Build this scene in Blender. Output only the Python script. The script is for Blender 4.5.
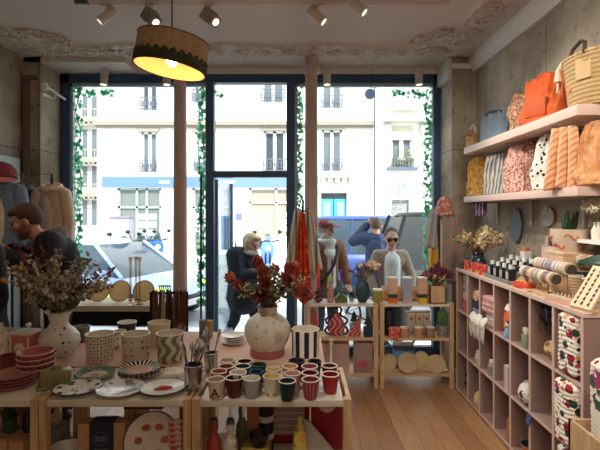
import bpy, bmesh, math, random
from math import pi, sin, cos, radians as R
from mathutils import Vector, Matrix, noise
S = bpy.context.scene
C = S.collection
for o in list(bpy.data.objects):
    bpy.data.objects.remove(o)
random.seed(7)

# ------------------------------------------------------------------ camera
cam = bpy.data.cameras.new('camera'); camo = bpy.data.objects.new('camera', cam); C.objects.link(camo)
camo.location = (0, 0, 1.6); camo.rotation_euler = (pi/2, 0, 0)
cam.sensor_width = 36; cam.lens = 27.0; cam.shift_y = -13/600; cam.clip_start = .05; cam.clip_end = 200
S.camera = camo
# ------------------------------------------------------------------ world, sun, exposure
S.view_settings.view_transform = 'Standard'; S.view_settings.look = 'None'
S.view_settings.gamma = 1; S.view_settings.use_curve_mapping = False
S.view_settings.exposure = 0.95
S.cycles.max_bounces = 9; S.cycles.diffuse_bounces = 5; S.cycles.transparent_max_bounces = 16
S.cycles.sample_clamp_indirect = 6; S.cycles.use_denoising = True
S.cycles.caustics_reflective = False; S.cycles.caustics_refractive = False
w = bpy.data.worlds.new('sky'); S.world = w; w.use_nodes = True
bg = w.node_tree.nodes['Background']; bg.inputs[0].default_value = (.80, .90, 1.0, 1); bg.inputs[1].default_value = 1.5
sun = bpy.data.lights.new('sun', 'SUN'); sun.energy = 4.0; sun.angle = R(1); sun.color = (1, .96, .9)
so = bpy.data.objects.new('sun', sun); C.objects.link(so); so.location = (4, -6, 12)
so.rotation_euler = Vector((-.28, .72, -.62)).to_track_quat('-Z', 'Y').to_euler()

# ------------------------------------------------------------------ mesh builder
def ortho(t):
    a = Vector((0, 0, 1)) if abs(t.z) < .9 else Vector((1, 0, 0))
    u = t.cross(a).normalized(); return u, t.cross(u).normalized()
class MB:
    def __init__(s): s.bm = bmesh.new()
    def box(s, c, size, rz=0, rot=None, bev=0):
        M = Matrix.Translation(Vector(c)) @ (rot or Matrix.Rotation(rz, 4, 'Z')) @ Matrix.Diagonal((*size, 1))
        v = bmesh.ops.create_cube(s.bm, size=1, matrix=M)['verts']
        if bev:
            es = list({e for a in v for e in a.link_edges})
            bmesh.ops.bevel(s.bm, geom=es, offset=bev, segments=2, affect='EDGES', profile=.6)
        return s
    def b2(s, x0, x1, y0, y1, z0, z1, bev=0):
        return s.box(((x0+x1)/2, (y0+y1)/2, (z0+z1)/2), (x1-x0, y1-y0, z1-z0), bev=bev)
    def lathe(s, prof, c=(0, 0, 0), n=24, sx=1, sy=1, M=None, wob=None):
        c = Vector(c); rings = []
        for r, z in prof:
            if r < 1e-4:
                p = Vector((0, 0, z)); rings.append([s.bm.verts.new(c + (M @ p if M else p))]); continue
            ring = []
            for i in range(n):
                a = 2*pi*i/n; k = wob(a, z) if wob else 1
                p = Vector((r*sx*k*cos(a), r*sy*k*sin(a), z))
                ring.append(s.bm.verts.new(c + (M @ p if M else p)))
            rings.append(ring)
        for A, B in zip(rings, rings[1:]):
            if len(A) == 1 and len(B) == 1: continue
            for i in range(n):
                j = (i+1) % n
                if len(A) == 1: f = [A[0], B[j], B[i]]
                elif len(B) == 1: f = [A[i], A[j], B[0]]
                else: f = [A[i], A[j], B[j], B[i]]
                try: s.bm.faces.new(f)
                except ValueError: pass
        return s
    def tube(s, pts, r, n=8):
        pts = [Vector(p) for p in pts]; m = len(pts); rr = r if isinstance(r, (list, tuple)) else [r]*m
        rings = []; u = None
        for i, p in enumerate(pts):
            t = (pts[min(i+1, m-1)] - pts[max(i-1, 0)]).normalized()
            if u is None: u, v = ortho(t)
            else:
                u = (u - t*u.dot(t)).normalized(); v = t.cross(u)
            rings.append([s.bm.verts.new(p + (u*cos(2*pi*k/n) + v*sin(2*pi*k/n))*rr[i]) for k in range(n)])
        for A, B in zip(rings, rings[1:]):
            for k in range(n): s.bm.faces.new([A[k], A[(k+1) % n], B[(k+1) % n], B[k]])
        s.bm.faces.new(rings[0][::-1]); s.bm.faces.new(rings[-1])
        return s
    def ball(s, c, r, sc=(1, 1, 1), rot=None, sub=2):
        M = Matrix.Translation(Vector(c)) @ (rot or Matrix()) @ Matrix.Diagonal((r*sc[0], r*sc[1], r*sc[2], 1))
        bmesh.ops.create_icosphere(s.bm, subdivisions=sub, radius=1, matrix=M); return s
    def capsule(s, a, b, ra, rb=None):
        rb = ra if rb is None else rb
        s.ball(a, ra); s.ball(b, rb); s.tube([a, b], [ra, rb], 12); return s
    def torus(s, c, R_, r, n=20, m=8, M=None):
        M = M or Matrix(); c = Vector(c); rings = []
        for i in range(n):
            a = 2*pi*i/n
            rings.append([s.bm.verts.new(c + M @ Vector(((R_+r*cos(2*pi*k/m))*cos(a), (R_+r*cos(2*pi*k/m))*sin(a), r*sin(2*pi*k/m)))) for k in range(m)])
        for i in range(n):
            A, B = rings[i], rings[(i+1) % n]
            for k in range(m): s.bm.faces.new([A[k], B[k], B[(k+1) % m], A[(k+1) % m]])
        return s
    def prism(s, poly, y0, y1, M=None):
        M = M or Matrix()
        a = [s.bm.verts.new(M @ Vector((x, y0, z))) for x, z in poly]; b = [s.bm.verts.new(M @ Vector((x, y1, z))) for x, z in poly]
        n = len(poly); s.bm.faces.new(a); s.bm.faces.new(b[::-1])
        for i in range(n): s.bm.faces.new([a[i], b[i], b[(i+1) % n], a[(i+1) % n]])
        return s
    def leaf(s, p, d, L, W, up=None, bend=.2):
        p = Vector(p); d = Vector(d).normalized(); u, v = ortho(d)
        a = random.random()*2*pi; sd = u*cos(a)+v*sin(a); nn = d.cross(sd)
        q = [p, p+d*L*.45+sd*W/2+nn*bend*L*.2, p+d*L-nn*bend*L*.3, p+d*L*.45-sd*W/2+nn*bend*L*.2, p+d*L*.5-nn*bend*L*.05]
        vs = [s.bm.verts.new(x) for x in q]
        for i, j in ((0, 1), (1, 2), (2, 3), (3, 0)): s.bm.faces.new([vs[i], vs[j], vs[4]])
        return s
    def grid(s, f, nu, nv, closed_u=False):
        vs = [[s.bm.verts.new(f(i/nu, j/nv)) for i in range(nu + (0 if closed_u else 1))] for j in range(nv+1)]
        for j in range(nv):
            for i in range(nu):
                k = (i+1) % nu if closed_u else i+1
                s.bm.faces.new([vs[j][i], vs[j][k], vs[j+1][k], vs[j+1][i]])
        return vs
    def build(s, name, mat, parent=None, loc=None, sharp=40, voxel=0, smooth=0, solid=0, rot=None):
        bmesh.ops.recalc_face_normals(s.bm, faces=s.bm.faces)
        lim = R(sharp)
        for e in s.bm.edges:
            if len(e.link_faces) == 2 and e.calc_face_angle(0) > lim: e.smooth = False
        for f in s.bm.faces: f.smooth = True
        me = bpy.data.meshes.new(name); s.bm.to_mesh(me); s.bm.free()
        if mat: me.materials.append(mat)
        o = bpy.data.objects.new(name, me); C.objects.link(o)
        if parent: o.parent = parent
        if loc is not None: o.location = loc
        if rot is not None: o.rotation_euler = rot
        if solid:
            m = o.modifiers.new('solid', 'SOLIDIFY'); m.thickness = solid; m.offset = 0
        if voxel:
            m = o.modifiers.new('remesh', 'REMESH'); m.mode = 'VOXEL'; m.voxel_size = voxel; m.use_smooth_shade = True
            if smooth:
                m = o.modifiers.new('smooth', 'SMOOTH'); m.iterations = smooth; m.factor = .5
        return o
def T(name, label, cat, loc=(0, 0, 0), rz=0, group=None):
    o = bpy.data.objects.new(name, None); C.objects.link(o); o.location = loc; o.rotation_euler = (0, 0, rz); o.empty_display_size = .05
    o['label'] = label; o['category'] = cat
    if group: o['group'] = group
    return o
def tag(o, label, cat, group=None):
    o['label'] = label; o['category'] = cat
    if group: o['group'] = group
    return o
def struct(o): o['kind'] = 'structure'; return o
def dup(root, loc, label, rz=None, group=None):
    r = root.copy(); C.objects.link(r); r.location = loc; r['label'] = label
    if rz is not None: r.rotation_euler = (0, 0, rz)
    if group: r['group'] = group
    for ch in list(root.children):
        c = ch.copy(); C.objects.link(c); c.parent = r
        for g in ch.children:
            d = g.copy(); C.objects.link(d); d.parent = c
    return r
F = 450.0
def XP(px, d): return (px-300)/F*d
def ZP(py, d): return 1.6 + (212-py)/F*d
def fit(x0, x1, ytop, d): return XP((x0+x1)/2, d), (x1-x0)/F*d, ZP(ytop, d)   # centre X, width, top z

# ------------------------------------------------------------------ materials
def lin(c):
    c = [int(c[i:i+2], 16)/255 for i in (1, 3, 5)] if isinstance(c, str) else [v/255 for v in c]
    return tuple(v/12.92 if v <= .04045 else ((v+.055)/1.055)**2.4 for v in c) + (1,)
class NT:
    def __init__(s, name, rough=.6, metal=0, spec=.4):
        s.m = bpy.data.materials.new(name); s.m.use_nodes = True; s.t = s.m.node_tree
        s.b = s.t.nodes['Principled BSDF']; s.b.inputs['Roughness'].default_value = rough; s.b.inputs['Metallic'].default_value = metal
        s.b.inputs['Specular IOR Level'].default_value = spec
        s.co = s.n('ShaderNodeTexCoord').outputs['Object']
    def n(s, ty, **k):
        x = s.t.nodes.new(ty)
        for a, b in k.items(): setattr(x, a, b)
        return x
    def L(s, a, b): s.t.links.new(a, b)
    def put(s, x, i, v):
        if hasattr(v, 'is_linked') or hasattr(v, 'links'): s.L(v, x.inputs[i])
        else: x.inputs[i].default_value = v
    def math(s, op, a, b=0, c=0):
        x = s.n('ShaderNodeMath', operation=op); s.put(x, 0, a); s.put(x, 1, b); s.put(x, 2, c); return x.outputs[0]
    def mix(s, f, a, b, mode='MIX'):
        x = s.n('ShaderNodeMix', data_type='RGBA', blend_type=mode); s.put(x, 0, f); s.put(x, 6, a); s.put(x, 7, b); return x.outputs[2]
    def noise(s, scale, detail=3, co=None, rough=.55):
        x = s.n('ShaderNodeTexNoise'); s.put(x, 'Vector', co or s.co); x.inputs['Scale'].default_value = scale
        x.inputs['Detail'].default_value = detail; x.inputs['Roughness'].default_value = rough; return x
    def ramp(s, f, stops, con=False):
        x = s.n('ShaderNodeValToRGB'); s.L(f, x.inputs[0]); e = x.color_ramp.elements
        x.color_ramp.interpolation = 'CONSTANT' if con else 'LINEAR'
        while len(e) < len(stops): e.new(.5)
        for q, (p, c) in zip(e, stops): q.position = p; q.color = c if len(c) == 4 else (*c, 1)
        return x.outputs[0]
    def sep(s, co=None):
        x = s.n('ShaderNodeSeparateXYZ'); s.L(co or s.co, x.inputs[0]); return x.outputs
    def axis(s, ax, co=None):
        X, Y, Z = s.sep(co)
        if ax == 'ang': return s.math('DIVIDE', s.math('ARCTAN2', Y, X), 2*pi)
        if ax == 'rad': return s.math('SQRT', s.math('ADD', s.math('MULTIPLY', X, X), s.math('MULTIPLY', Y, Y)))
        if ax == 'radv': return s.math('SQRT', s.math('ADD', s.math('MULTIPLY', X, X), s.math('MULTIPLY', Z, Z)))
        if ax == 'xz': return s.math('ADD', X, Z)
        if ax == 'xmz': return s.math('SUBTRACT', X, Z)
        return {'x': X, 'y': Y, 'z': Z}[ax]
    def bump(s, h, strength=.3, dist=.01):
        x = s.n('ShaderNodeBump'); s.L(h, x.inputs['Height']); x.inputs['Strength'].default_value = strength; x.inputs['Distance'].default_value = dist
        s.L(x.outputs[0], s.b.inputs['Normal']); return s
    def out(s, c):
        s.put(s.b, 'Base Color', c); return s.m
_cache = {}
def cached(f):
    def g(*a, **k):
        key = (f.__name__, repr(a), repr(k))
        if key not in _cache: _cache[key] = f(*a, **k)
        return _cache[key]
    return g
def var(N, c, v, scale):
    n = N.noise(scale, 4)
    return N.mix(n.outputs[0], tuple(x*(1-v) for x in c[:3]) + (1,), tuple(min(1, x*(1+v)) for x in c[:3]) + (1,))
@cached
def solid(c, rough=.6, v=.12, scale=12, metal=0, bump=0, bscale=60):
    N = NT('plain', rough, metal)
    if bump: N.bump(N.noise(bscale, 4).outputs[0], bump)
    return N.out(var(N, lin(c), v, scale))
@cached
def stripes(c1, c2, freq, ax='x', duty=.5, warp=0, wscale=20, rough=.7, bump=0, wave=None):
    N = NT('striped', rough)
    a = N.math('MULTIPLY', N.axis(ax), freq)
    if warp: a = N.math('ADD', a, N.math('MULTIPLY', N.noise(wscale, 2).outputs[0], warp))
    if wave:
        a = N.math('ADD', a, N.math('MULTIPLY', N.math('SINE', N.math('MULTIPLY', N.axis('z'), wave[0])), wave[1]))
    f = N.math('LESS_THAN', N.math('FRACT', a), duty)
    if bump: N.bump(N.math('SINE', N.math('MULTIPLY', a, 2*pi)), bump)
    return N.out(N.mix(f, var(N, lin(c1), .12, 15), var(N, lin(c2), .12, 15)))
@cached
def dots(bgc, c, scale, thr=.3, rough=.5, rnd=1.0, ax=None):
    N = NT('dotted', rough); v = N.n('ShaderNodeTexVoronoi'); v.inputs['Scale'].default_value = scale; v.inputs['Randomness'].default_value = rnd
    N.L(N.co, v.inputs['Vector']); f = N.math('LESS_THAN', v.outputs['Distance'], thr)
    return N.out(N.mix(f, var(N, lin(bgc), .1, 10), lin(c)))
@cached
def floral(bgc, cols, scale, thr=.45, rough=.75, bump=0, warp=.35):
    N = NT('floral', rough)
    nz = N.noise(scale*1.2, 2);
    mp = N.n('ShaderNodeVectorMath', operation='MULTIPLY_ADD'); N.L(nz.outputs['Color'], mp.inputs[0]); mp.inputs[1].default_value = (warp/scale,)*3; N.L(N.co, mp.inputs[2])
    col = var(N, lin(bgc), .08, 12)
    for k, s2 in ((0, 1.0), (1, 1.7)):
        v = N.n('ShaderNodeTexVoronoi'); v.inputs['Scale'].default_value = scale*s2
        off = N.n('ShaderNodeVectorMath', operation='ADD'); N.L(mp.outputs[0], off.inputs[0]); off.inputs[1].default_value = (k*3.7, k*1.3, k*.7); N.L(off.outputs[0], v.inputs['Vector'])
        x = N.sep(v.outputs['Color'])[0]
        cc = N.ramp(x, [(i/len(cols), lin(c)) for i, c in enumerate(cols)], True)
        f = N.math('LESS_THAN', v.outputs['Distance'], thr if k == 0 else thr*.6)
        col = N.mix(f, col, cc)
    if bump: N.bump(N.noise(40, 3).outputs[0], bump)
    return N.out(col)
@cached
def gridm(bgc, c, fa, fz, width=.08, dotc=None, rough=.4):
    N = NT('checked', rough)
    a = N.math('FRACT', N.math('MULTIPLY', N.axis('ang'), fa)); z = N.math('FRACT', N.math('MULTIPLY', N.axis('z'), fz))
    f = N.math('MAXIMUM', N.math('LESS_THAN', a, width), N.math('LESS_THAN', z, width*1.2))
    col = var(N, lin(bgc), .08, 10)
    if dotc:
        da = N.math('SUBTRACT', a, .54); dz = N.math('SUBTRACT', z, .55)
        r = N.math('ADD', N.math('MULTIPLY', da, da), N.math('MULTIPLY', dz, dz)); col = N.mix(N.math('LESS_THAN', r, .025), col, lin(dotc))
    return N.out(N.mix(f, col, lin(c)))
@cached
def gingham(c1, c2, f):
    N = NT('gingham', .8)
    a = N.math('LESS_THAN', N.math('FRACT', N.math('MULTIPLY', N.axis('y'), f)), .5); b = N.math('LESS_THAN', N.math('FRACT', N.math('MULTIPLY', N.axis('z'), f)), .5)
    return N.out(N.mix(N.math('MULTIPLY', N.math('ADD', a, b), .5), lin(c1), lin(c2)))
@cached
def wood(c1, c2, ax='z', scale=9, rough=.5):
    N = NT('wood', rough); mp = N.n('ShaderNodeMapping'); N.L(N.co, mp.inputs[0])
    mp.inputs['Scale'].default_value = tuple(1.5 if a == ax else 14 for a in 'xyz')
    n = N.noise(scale/3, 5, mp.outputs[0]); N.bump(n.outputs[0], .08)
    return N.out(N.ramp(n.outputs[0], [(.3, lin(c1)), (.7, lin(c2))]))
@cached
def straw(c1, c2, freq=90, ax='rad', tl=0):
    N = NT('straw', .8); a = N.math('MULTIPLY', N.axis(ax), freq*2*pi)
    f = N.math('MULTIPLY_ADD', N.math('SINE', a), .5, .5); n = N.noise(60, 3)
    N.bump(f, .5, .004)
    col = N.mix(N.math('MULTIPLY', f, n.outputs[0]), lin(c1), lin(c2)); N.out(col)
    if tl:
        tr = N.n('ShaderNodeBsdfTranslucent'); N.L(col, tr.inputs[0]); mx = N.n('ShaderNodeMixShader'); mx.inputs[0].default_value = tl
        N.L(N.b.outputs[0], mx.inputs[1]); N.L(tr.outputs[0], mx.inputs[2]); N.L(mx.outputs[0], N.t.nodes['Material Output'].inputs[0])
    return N.m
@cached
def concrete(c1, c2):
    N = NT('concrete', .85, 0, .2); n = N.noise(1.6, 8, rough=.65); n2 = N.noise(14, 6)
    v = N.n('ShaderNodeTexVoronoi'); v.inputs['Scale'].default_value = 26; N.L(N.noise(3, 4).outputs['Color'], v.inputs['Vector'])
    h = N.math('ADD', n2.outputs[0], N.math('MULTIPLY', n.outputs[0], 1.5)); N.bump(h, .6, .02)
    c = N.ramp(n.outputs[0], [(.3, lin(c1)), (.68, lin(c2))])
    pit = N.math('LESS_THAN', N.noise(11, 5).outputs[0], .36)
    X, Y, Z = N.sep(); cb = N.n('ShaderNodeCombineXYZ'); N.L(N.math('ADD', N.math('ADD', X, Y), .18), cb.inputs[0]); N.L(Z, cb.inputs[1])
    br = N.n('ShaderNodeTexBrick'); N.L(cb.outputs[0], br.inputs['Vector']); br.inputs['Scale'].default_value = 1; br.offset = .0
    br.inputs['Brick Width'].default_value = 1.06; br.inputs['Row Height'].default_value = 1.12; br.inputs['Mortar Size'].default_value = .007; br.inputs['Mortar Smooth'].default_value = .3
    br.inputs['Color1'].default_value = (.82, .82, .82, 1); br.inputs['Color2'].default_value = (1, .99, .97, 1); br.inputs['Mortar'].default_value = (.5, .48, .45, 1)
    c = N.mix(1, c, br.outputs[0], 'MULTIPLY')
    return N.out(N.mix(N.math('MULTIPLY', pit, .45), c, lin('#57504a')))
@cached
def film(c1, c2):
    N = NT('painted_film', .5); col = N.mix(N.noise(30, 2).outputs[0], lin(c1), lin(c2)); N.put(N.b, 'Base Color', col)
    tr = N.n('ShaderNodeBsdfTranslucent'); N.L(col, tr.inputs[0]); mx = N.n('ShaderNodeMixShader'); mx.inputs[0].default_value = .6
    N.L(N.b.outputs[0], mx.inputs[1]); N.L(tr.outputs[0], mx.inputs[2]); N.L(mx.outputs[0], N.t.nodes['Material Output'].inputs[0]); return N.m
@cached
def emis(c, s):
    N = NT('lit'); N.put(N.b, 'Emission Color', lin(c)); N.b.inputs['Emission Strength'].default_value = s; return N.out(lin(c))
@cached
def glass(tint='#f4f8f8', refl=.06, tr=None):
    m = bpy.data.materials.new('glass'); m.use_nodes = True; t = m.node_tree; t.nodes.clear()
    o = t.nodes.new('ShaderNodeOutputMaterial'); a = t.nodes.new('ShaderNodeBsdfTransparent'); a.inputs[0].default_value = lin(tint)
    b = t.nodes.new('ShaderNodeBsdfGlossy'); b.inputs['Roughness'].default_value = .02
    fr = t.nodes.new('ShaderNodeLayerWeight'); fr.inputs[0].default_value = .12
    mm = t.nodes.new('ShaderNodeMath'); mm.operation = 'MULTIPLY_ADD'; t.links.new(fr.outputs['Fresnel'], mm.inputs[0]); mm.inputs[1].default_value = .5; mm.inputs[2].default_value = refl*.3
    x = t.nodes.new('ShaderNodeMixShader'); t.links.new(mm.outputs[0], x.inputs[0]); t.links.new(a.outputs[0], x.inputs[1]); t.links.new(b.outputs[0], x.inputs[2]); t.links.new(x.outputs[0], o.inputs[0])
    return m
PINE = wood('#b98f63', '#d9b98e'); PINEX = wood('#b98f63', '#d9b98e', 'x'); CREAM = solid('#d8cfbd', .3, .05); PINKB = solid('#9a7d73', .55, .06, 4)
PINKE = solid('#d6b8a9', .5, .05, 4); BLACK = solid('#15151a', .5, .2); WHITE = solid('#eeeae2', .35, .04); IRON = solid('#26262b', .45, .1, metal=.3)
STEEL = solid('#b8b8b8', .22, .08, metal=1); SKIN = solid('#d9a184', .5, .06, 20); KRAFT = solid('#b98f62', .8, .1, 30); GLASSW = glass()
# ------------------------------------------------------------------ room shell
XL, XR, YB, YW, YP, HC = -2.85, 1.81, -2.2, 5.05, 4.63, 3.2
def floor_mat():
    N = NT('oak_floor', .38, 0, .5); mp = N.n('ShaderNodeMapping'); N.L(N.co, mp.inputs[0]); mp.inputs['Rotation'].default_value = (0, 0, pi/2)
    br = N.n('ShaderNodeTexBrick'); N.L(mp.outputs[0], br.inputs['Vector']); br.offset = .37; br.inputs['Scale'].default_value = 1
    br.inputs['Brick Width'].default_value = 1.25; br.inputs['Row Height'].default_value = .14; br.inputs['Mortar Size'].default_value = .0018
    br.inputs['Color1'].default_value = lin('#94714e'); br.inputs['Color2'].default_value = lin('#b39270'); br.inputs['Mortar'].default_value = lin('#4a3320')
    m2 = N.n('ShaderNodeMapping'); N.L(N.co, m2.inputs[0]); m2.inputs['Scale'].default_value = (22, 2, 1); n = N.noise(3, 6, m2.outputs[0]); N.bump(n.outputs[0], .12)
    return N.out(N.mix(.55, br.outputs[0], N.ramp(n.outputs[0], [(.3, lin('#8a6a48')), (.7, lin('#c9ab88'))]), 'MULTIPLY' if False else 'OVERLAY'))
struct(MB().b2(XL-.15, XR+.15, YB-.15, YW+.1, -.2, 0).build('floor', floor_mat()))
CON = concrete('#857a6c', '#cabda8')
struct(MB().b2(XL-.15, XL, YB-.15, YW+.1, 0, HC).build('wall_left', CON))
wr = MB()
for y0, y1 in ((YB-.15, .9), (.904, 2.55), (2.554, 3.62), (3.624, YW+.1)): wr.b2(XR, XR+.15, y0, y1, 0, HC)
struct(wr.build('wall_right', CON))
struct(MB().b2(XL-.15, XR+.15, YB-.15, YB, 0, HC).build('wall_back', solid('#c9c0b4', .8)))
struct(MB().b2(XL, -2.67, YP, YW+.1, 0, HC).build('pier_wall_west', CON)); struct(MB().b2(1.56, XR, YP, YW+.1, 0, HC).build('pier_wall_east', CON))
# plaster ceiling with a moulded relief border
def relief(x, y):
    e = min(XR-.1-x, x-XL, YP-y)
    cx = max(0, 1-math.hypot(x-(XR-.1), y-YP)/.75); cl = max(0, 1-math.hypot(x-XL, y-YP)/.7)
    wv = .34 + .04*sin(x*7)*cos(y*6) + .32*max(cx, cl)
    if y > YP: return 0
    if e > wv + .07: return .003*noise.noise((x*3, y*3, 1))
    rim = .026*math.exp(-((e-wv)/.022)**2)
    if e > wv: return rim
    q = Vector((x*6, y*6, 0)); t = noise.turbulence(q*2.2, 4, False); sw = .5+.5*sin(60*(e + .16*noise.noise(q*.9)) + 9*noise.noise(q*.8))
    return rim + .01 + .016*sw*min(1, t*1.7) + .012*t
cg = MB(); NX, NY = 260, 400
cg.grid(lambda u, v: Vector((XL-.05+u*(XR-XL+.1), YB+v*(YW+.1-YB), HC-relief(XL-.05+u*(XR-XL+.1), YB+v*(YW+.1-YB)))), NX, NY)
struct(cg.build('ceiling', solid('#cfc5bd', .85, .04, 3, bump=.1, bscale=30), sharp=60, solid=0))
struct(MB().b2(XL-.15, XR+.15, YB-.15, YW+.1, HC+.004, HC+.15).build('ceiling_slab', solid('#bbb3aa', .9)))
sc = MB(); random.seed(11)
def scroll(cx, cy_, r, a0, sg):
    pts = [(cx+r*(1-k/26)*cos(a0+sg*k*.42), cy_+r*(1-k/26)*sin(a0+sg*k*.42), HC-.016-.012*k/24) for k in range(24)]
    sc.tube(pts, [.004+.009*min(1, k/8) for k in range(24)], 6)
    for q in range(4):
        a = a0-sg*(.3+q*.45); p = (cx+r*1.05*cos(a), cy_+r*1.05*sin(a), HC-.02); sc.ball(p, .026-.003*q, (1.3, .7, .6), Matrix.Rotation(a, 4, 'Z'), 1)
for k in range(19):
    x = -2.6+.225*k; scroll(x, 4.47+.02*sin(k*2), .075, (0 if k % 2 else pi), 1 if k % 2 else -1)
for k in range(16): scroll(1.5+.02*sin(k), 4.2-.24*k, .08, pi/2 if k % 2 else -pi/2, 1 if k % 2 else -1)
for k in range(12): scroll(-2.65, 4.15-.24*k, .075, pi/2 if k % 2 else -pi/2, 1 if k % 2 else -1)
for cx, s_ in ((1.33, 1), (-2.42, -1)):
    for k in range(6): a = pi*(.55+.2*k) if s_ > 0 else pi*(1.45+.2*k)-pi*.45; scroll(cx+.2*cos(a), 4.2+.2*sin(a), .08, a, 1 if k % 2 else -1)
struct(sc.build('trim_9', solid('#cfc5bd', .85, .04, 3)))
PLAST = solid('#d8d2cc', .7, .04)
def cornice(x0, y0, x1, y1, name, inw):
    m = MB(); prof = [(0, .035), (.035, .035), (.04, .06), (.06, .1), (.075, .125), (.08, .2), (0, .2)]
    a = [m.bm.verts.new((x0+inw[0]*p, y0+inw[1]*p, HC-.2+z)) for p, z in prof]; b = [m.bm.verts.new((x1+inw[0]*p, y1+inw[1]*p, HC-.2+z)) for p, z in prof]
    n = len(prof); m.bm.faces.new(a); m.bm.faces.new(b[::-1])
    for i in range(n): m.bm.faces.new([a[i], b[i], b[(i+1) % n], a[(i+1) % n]])
    struct(m.build(name, PLAST))
cornice(XR-.001, YB, XR-.001, YP, 'trim_1', (-1, 0))
struct(MB().b2(1.555, 1.80, YP-.03, YP, 3.07, 3.12).build('trim_2', PLAST)); struct(MB().b2(1.52, 1.56, YP, YW-.05, 2.98, 3.2).build('trim_3', PLAST))
struct(MB().b2(XL, -2.70, YP-.03, YP, 2.96, 3.0).build('trim_4', solid('#6e625c', .7)))
struct(MB().b2(-2.82, -2.775, YP-.05, YP-.001, 0, 2.96).build('trim_5', solid('#6e5f59', .7)))
struct(MB().b2(-2.84, -1.9+.1, YP, YW+.1, 3.14, 3.2).b2(-1.8, 1.56, YW-.06, YW+.1, 3.125, 3.2).build('trim_6', PLAST))
struct(MB().b2(XL+.001, XL+.02, 2.0, 4.55, 0, 2.14).build('trim_7', solid('#b4c0be', .7, .05, 3)))
struct(MB().b2(-1.55, 1.1, 3.22, 3.34, 3.14, 3.2).build('trim_8', solid('#b7a397', .7)))
for s, x in (('west', -1.225), ('east', .115)):
    m = MB(); m.lathe([(0, 0), (.1, 0), (.1, .06), (.075, .1), (.068, 1.6), (.062, 3.0), (.066, 3.0), (.085, 3.03), (.085, 3.1), (.07, 3.12), (.07, 3.19), (0, 3.19)], n=28)
    struct(m.build('pillar_'+s, solid('#c4aca6', .55, .05, 5), loc=(x, 4.6, 0)))
# street window in a dark blue frame
BLUE = solid('#345072', .4, .08)
fx0, fx1 = -2.66, 1.56
wf = MB()
wf.b2(fx0, fx0+.1, 4.99, 5.09, 0, 3.13).b2(fx1-.07, fx1, 4.99, 5.09, 0, 3.13).b2(fx0, fx1, 4.99, 5.09, 3.035, 3.13)
wf.b2(-1.04, -.955, 4.98, 5.1, 0, 3.035).b2(-.15, -.06, 4.98, 5.1, 0, 3.035).b2(-.955, -.15, 4.98, 5.1, 1.985, 2.055)
wf.b2(fx0+.1, -1.04, 5.0, 5.08, 0, .1).b2(-.06, fx1-.07, 5.0, 5.08, 0, .1)
win = struct(wf.build('window_1', BLUE))
il = MB(); GF = solid('#9fb0c0', .4)
for a, b in ((fx0+.1, -1.04), (-.06, fx1-.07)): il.b2(a, a+.03, 5.01, 5.07, .1, 3.035).b2(b-.015, b, 5.01, 5.07, .1, 3.035).b2(a, b, 5.01, 5.07, 3.0, 3.035)
il.build('window_frame', GF, win)
gp = MB()
for a, b, z0, z1 in ((fx0+.1, -1.04, .1, 3.035), (-.06, fx1-.07, .1, 3.035), (-.955, -.15, 2.055, 3.035)): gp.b2(a, b, 5.04, 5.046, z0, z1)
gp.build('window_pane', GLASSW, win)
dr = T('door_1', '', ''); del dr['label'], dr['category']; struct(dr); dr.location = (-.95, 5.1, 0); dr.rotation_euler = (0, 0, R(86))
MB().b2(0, .8, -.006, .006, .1, 1.97).build('pane', glass('#e4f0f2', .12), dr)
MB().b2(0, .8, -.02, .02, .02, .1).b2(0, .035, -.02, .02, .1, 1.97).b2(.765, .8, -.02, .02, .1, 1.97).build('door_frame', solid('#8fa6b8', .4), dr)
MB().tube([(.72, -.02, .8), (.72, -.07, .82), (.72, -.07, 1.2), (.72, -.02, 1.22)], .012).build('handle', STEEL, dr)
struct(MB().tube([(-1.10, 5.0, .02), (-1.10, 5.0, 2.02)], .012).build('window_post', IRON))
# curtain rod and hook by the west reveal
t = T('curtain_rod', 'pale thin rod high on the reveal at the far corner', 'rod', (-2.62, 4.66, 2.9))
MB().tube([(0, -.02, 0), (.03, .3, -.06)], .014).build('rod', WHITE, t); MB().box((-.025, 0, 0), (.05, .05, .07)).build('bracket', WHITE, t)
t = T('wall_hook', 'small white metal hook plate under the curtain rod on the reveal', 'hook', (-2.668, 4.75, 2.82))
MB().box((.006, 0, 0), (.012, .2, .03)).build('plate', WHITE, t); MB().tube([(.01, .06, 0), (.05, .06, -.01), (.05, .06, .03)], .007).build('hook', WHITE, t)
# painted ivy on the panes
GREEN = film('#52b084', '#9ad8b4')
def vine(x0, x1, z0, z1, label, top=0, seed=1, dens=150):
    random.seed(seed); t = T('ivy_decal', label, 'ivy decal', ((x0+x1)/2, 5.032, z0), 0, 'painted ivy on the panes'); h = z1-z0; wd = x1-x0
    pl = MB(); st = MB(); pts = [(wd*.28*sin(k*.9), 0, h*k/30) for k in range(31)]; st.tube(pts, .006, 5)
    def lf(x, z, s):
        a = random.random()*2*pi; n = 10; vs = []
        for i in range(n):
            q = 2*pi*i/n; r = s*(.65+.35*abs(cos(q*1.5)))
            vs.append(pl.bm.verts.new((x+r*cos(q+a), -.002-random.random()*.002, z+r*sin(q+a))))
        pl.bm.faces.new(vs)
    for k in range(dens):
        z = random.random()*h; lf(random.uniform(-.5, .5)*wd*.9, z, random.uniform(.014, .028))
    for k in range(top): 
        u = random.random(); lf(wd*.5*math.copysign(1, -x0-.5)*1+math.copysign(1, -x0-.5)*u*.35, h-.04-.09*random.random()*(1-u*.3), random.uniform(.018, .03))
    st.build('stem', GREEN, t); pl.build('foliage', GREEN, t)
vine(-2.53, -2.43, .9, 3.0, 'green ivy decal climbing the pane beside the hanging beige jacket', 26, 1, 210)
vine(-1.15, -1.05, .55, 3.0, 'green ivy decal beside the post of the open shop door', 8, 2, 240)
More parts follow.
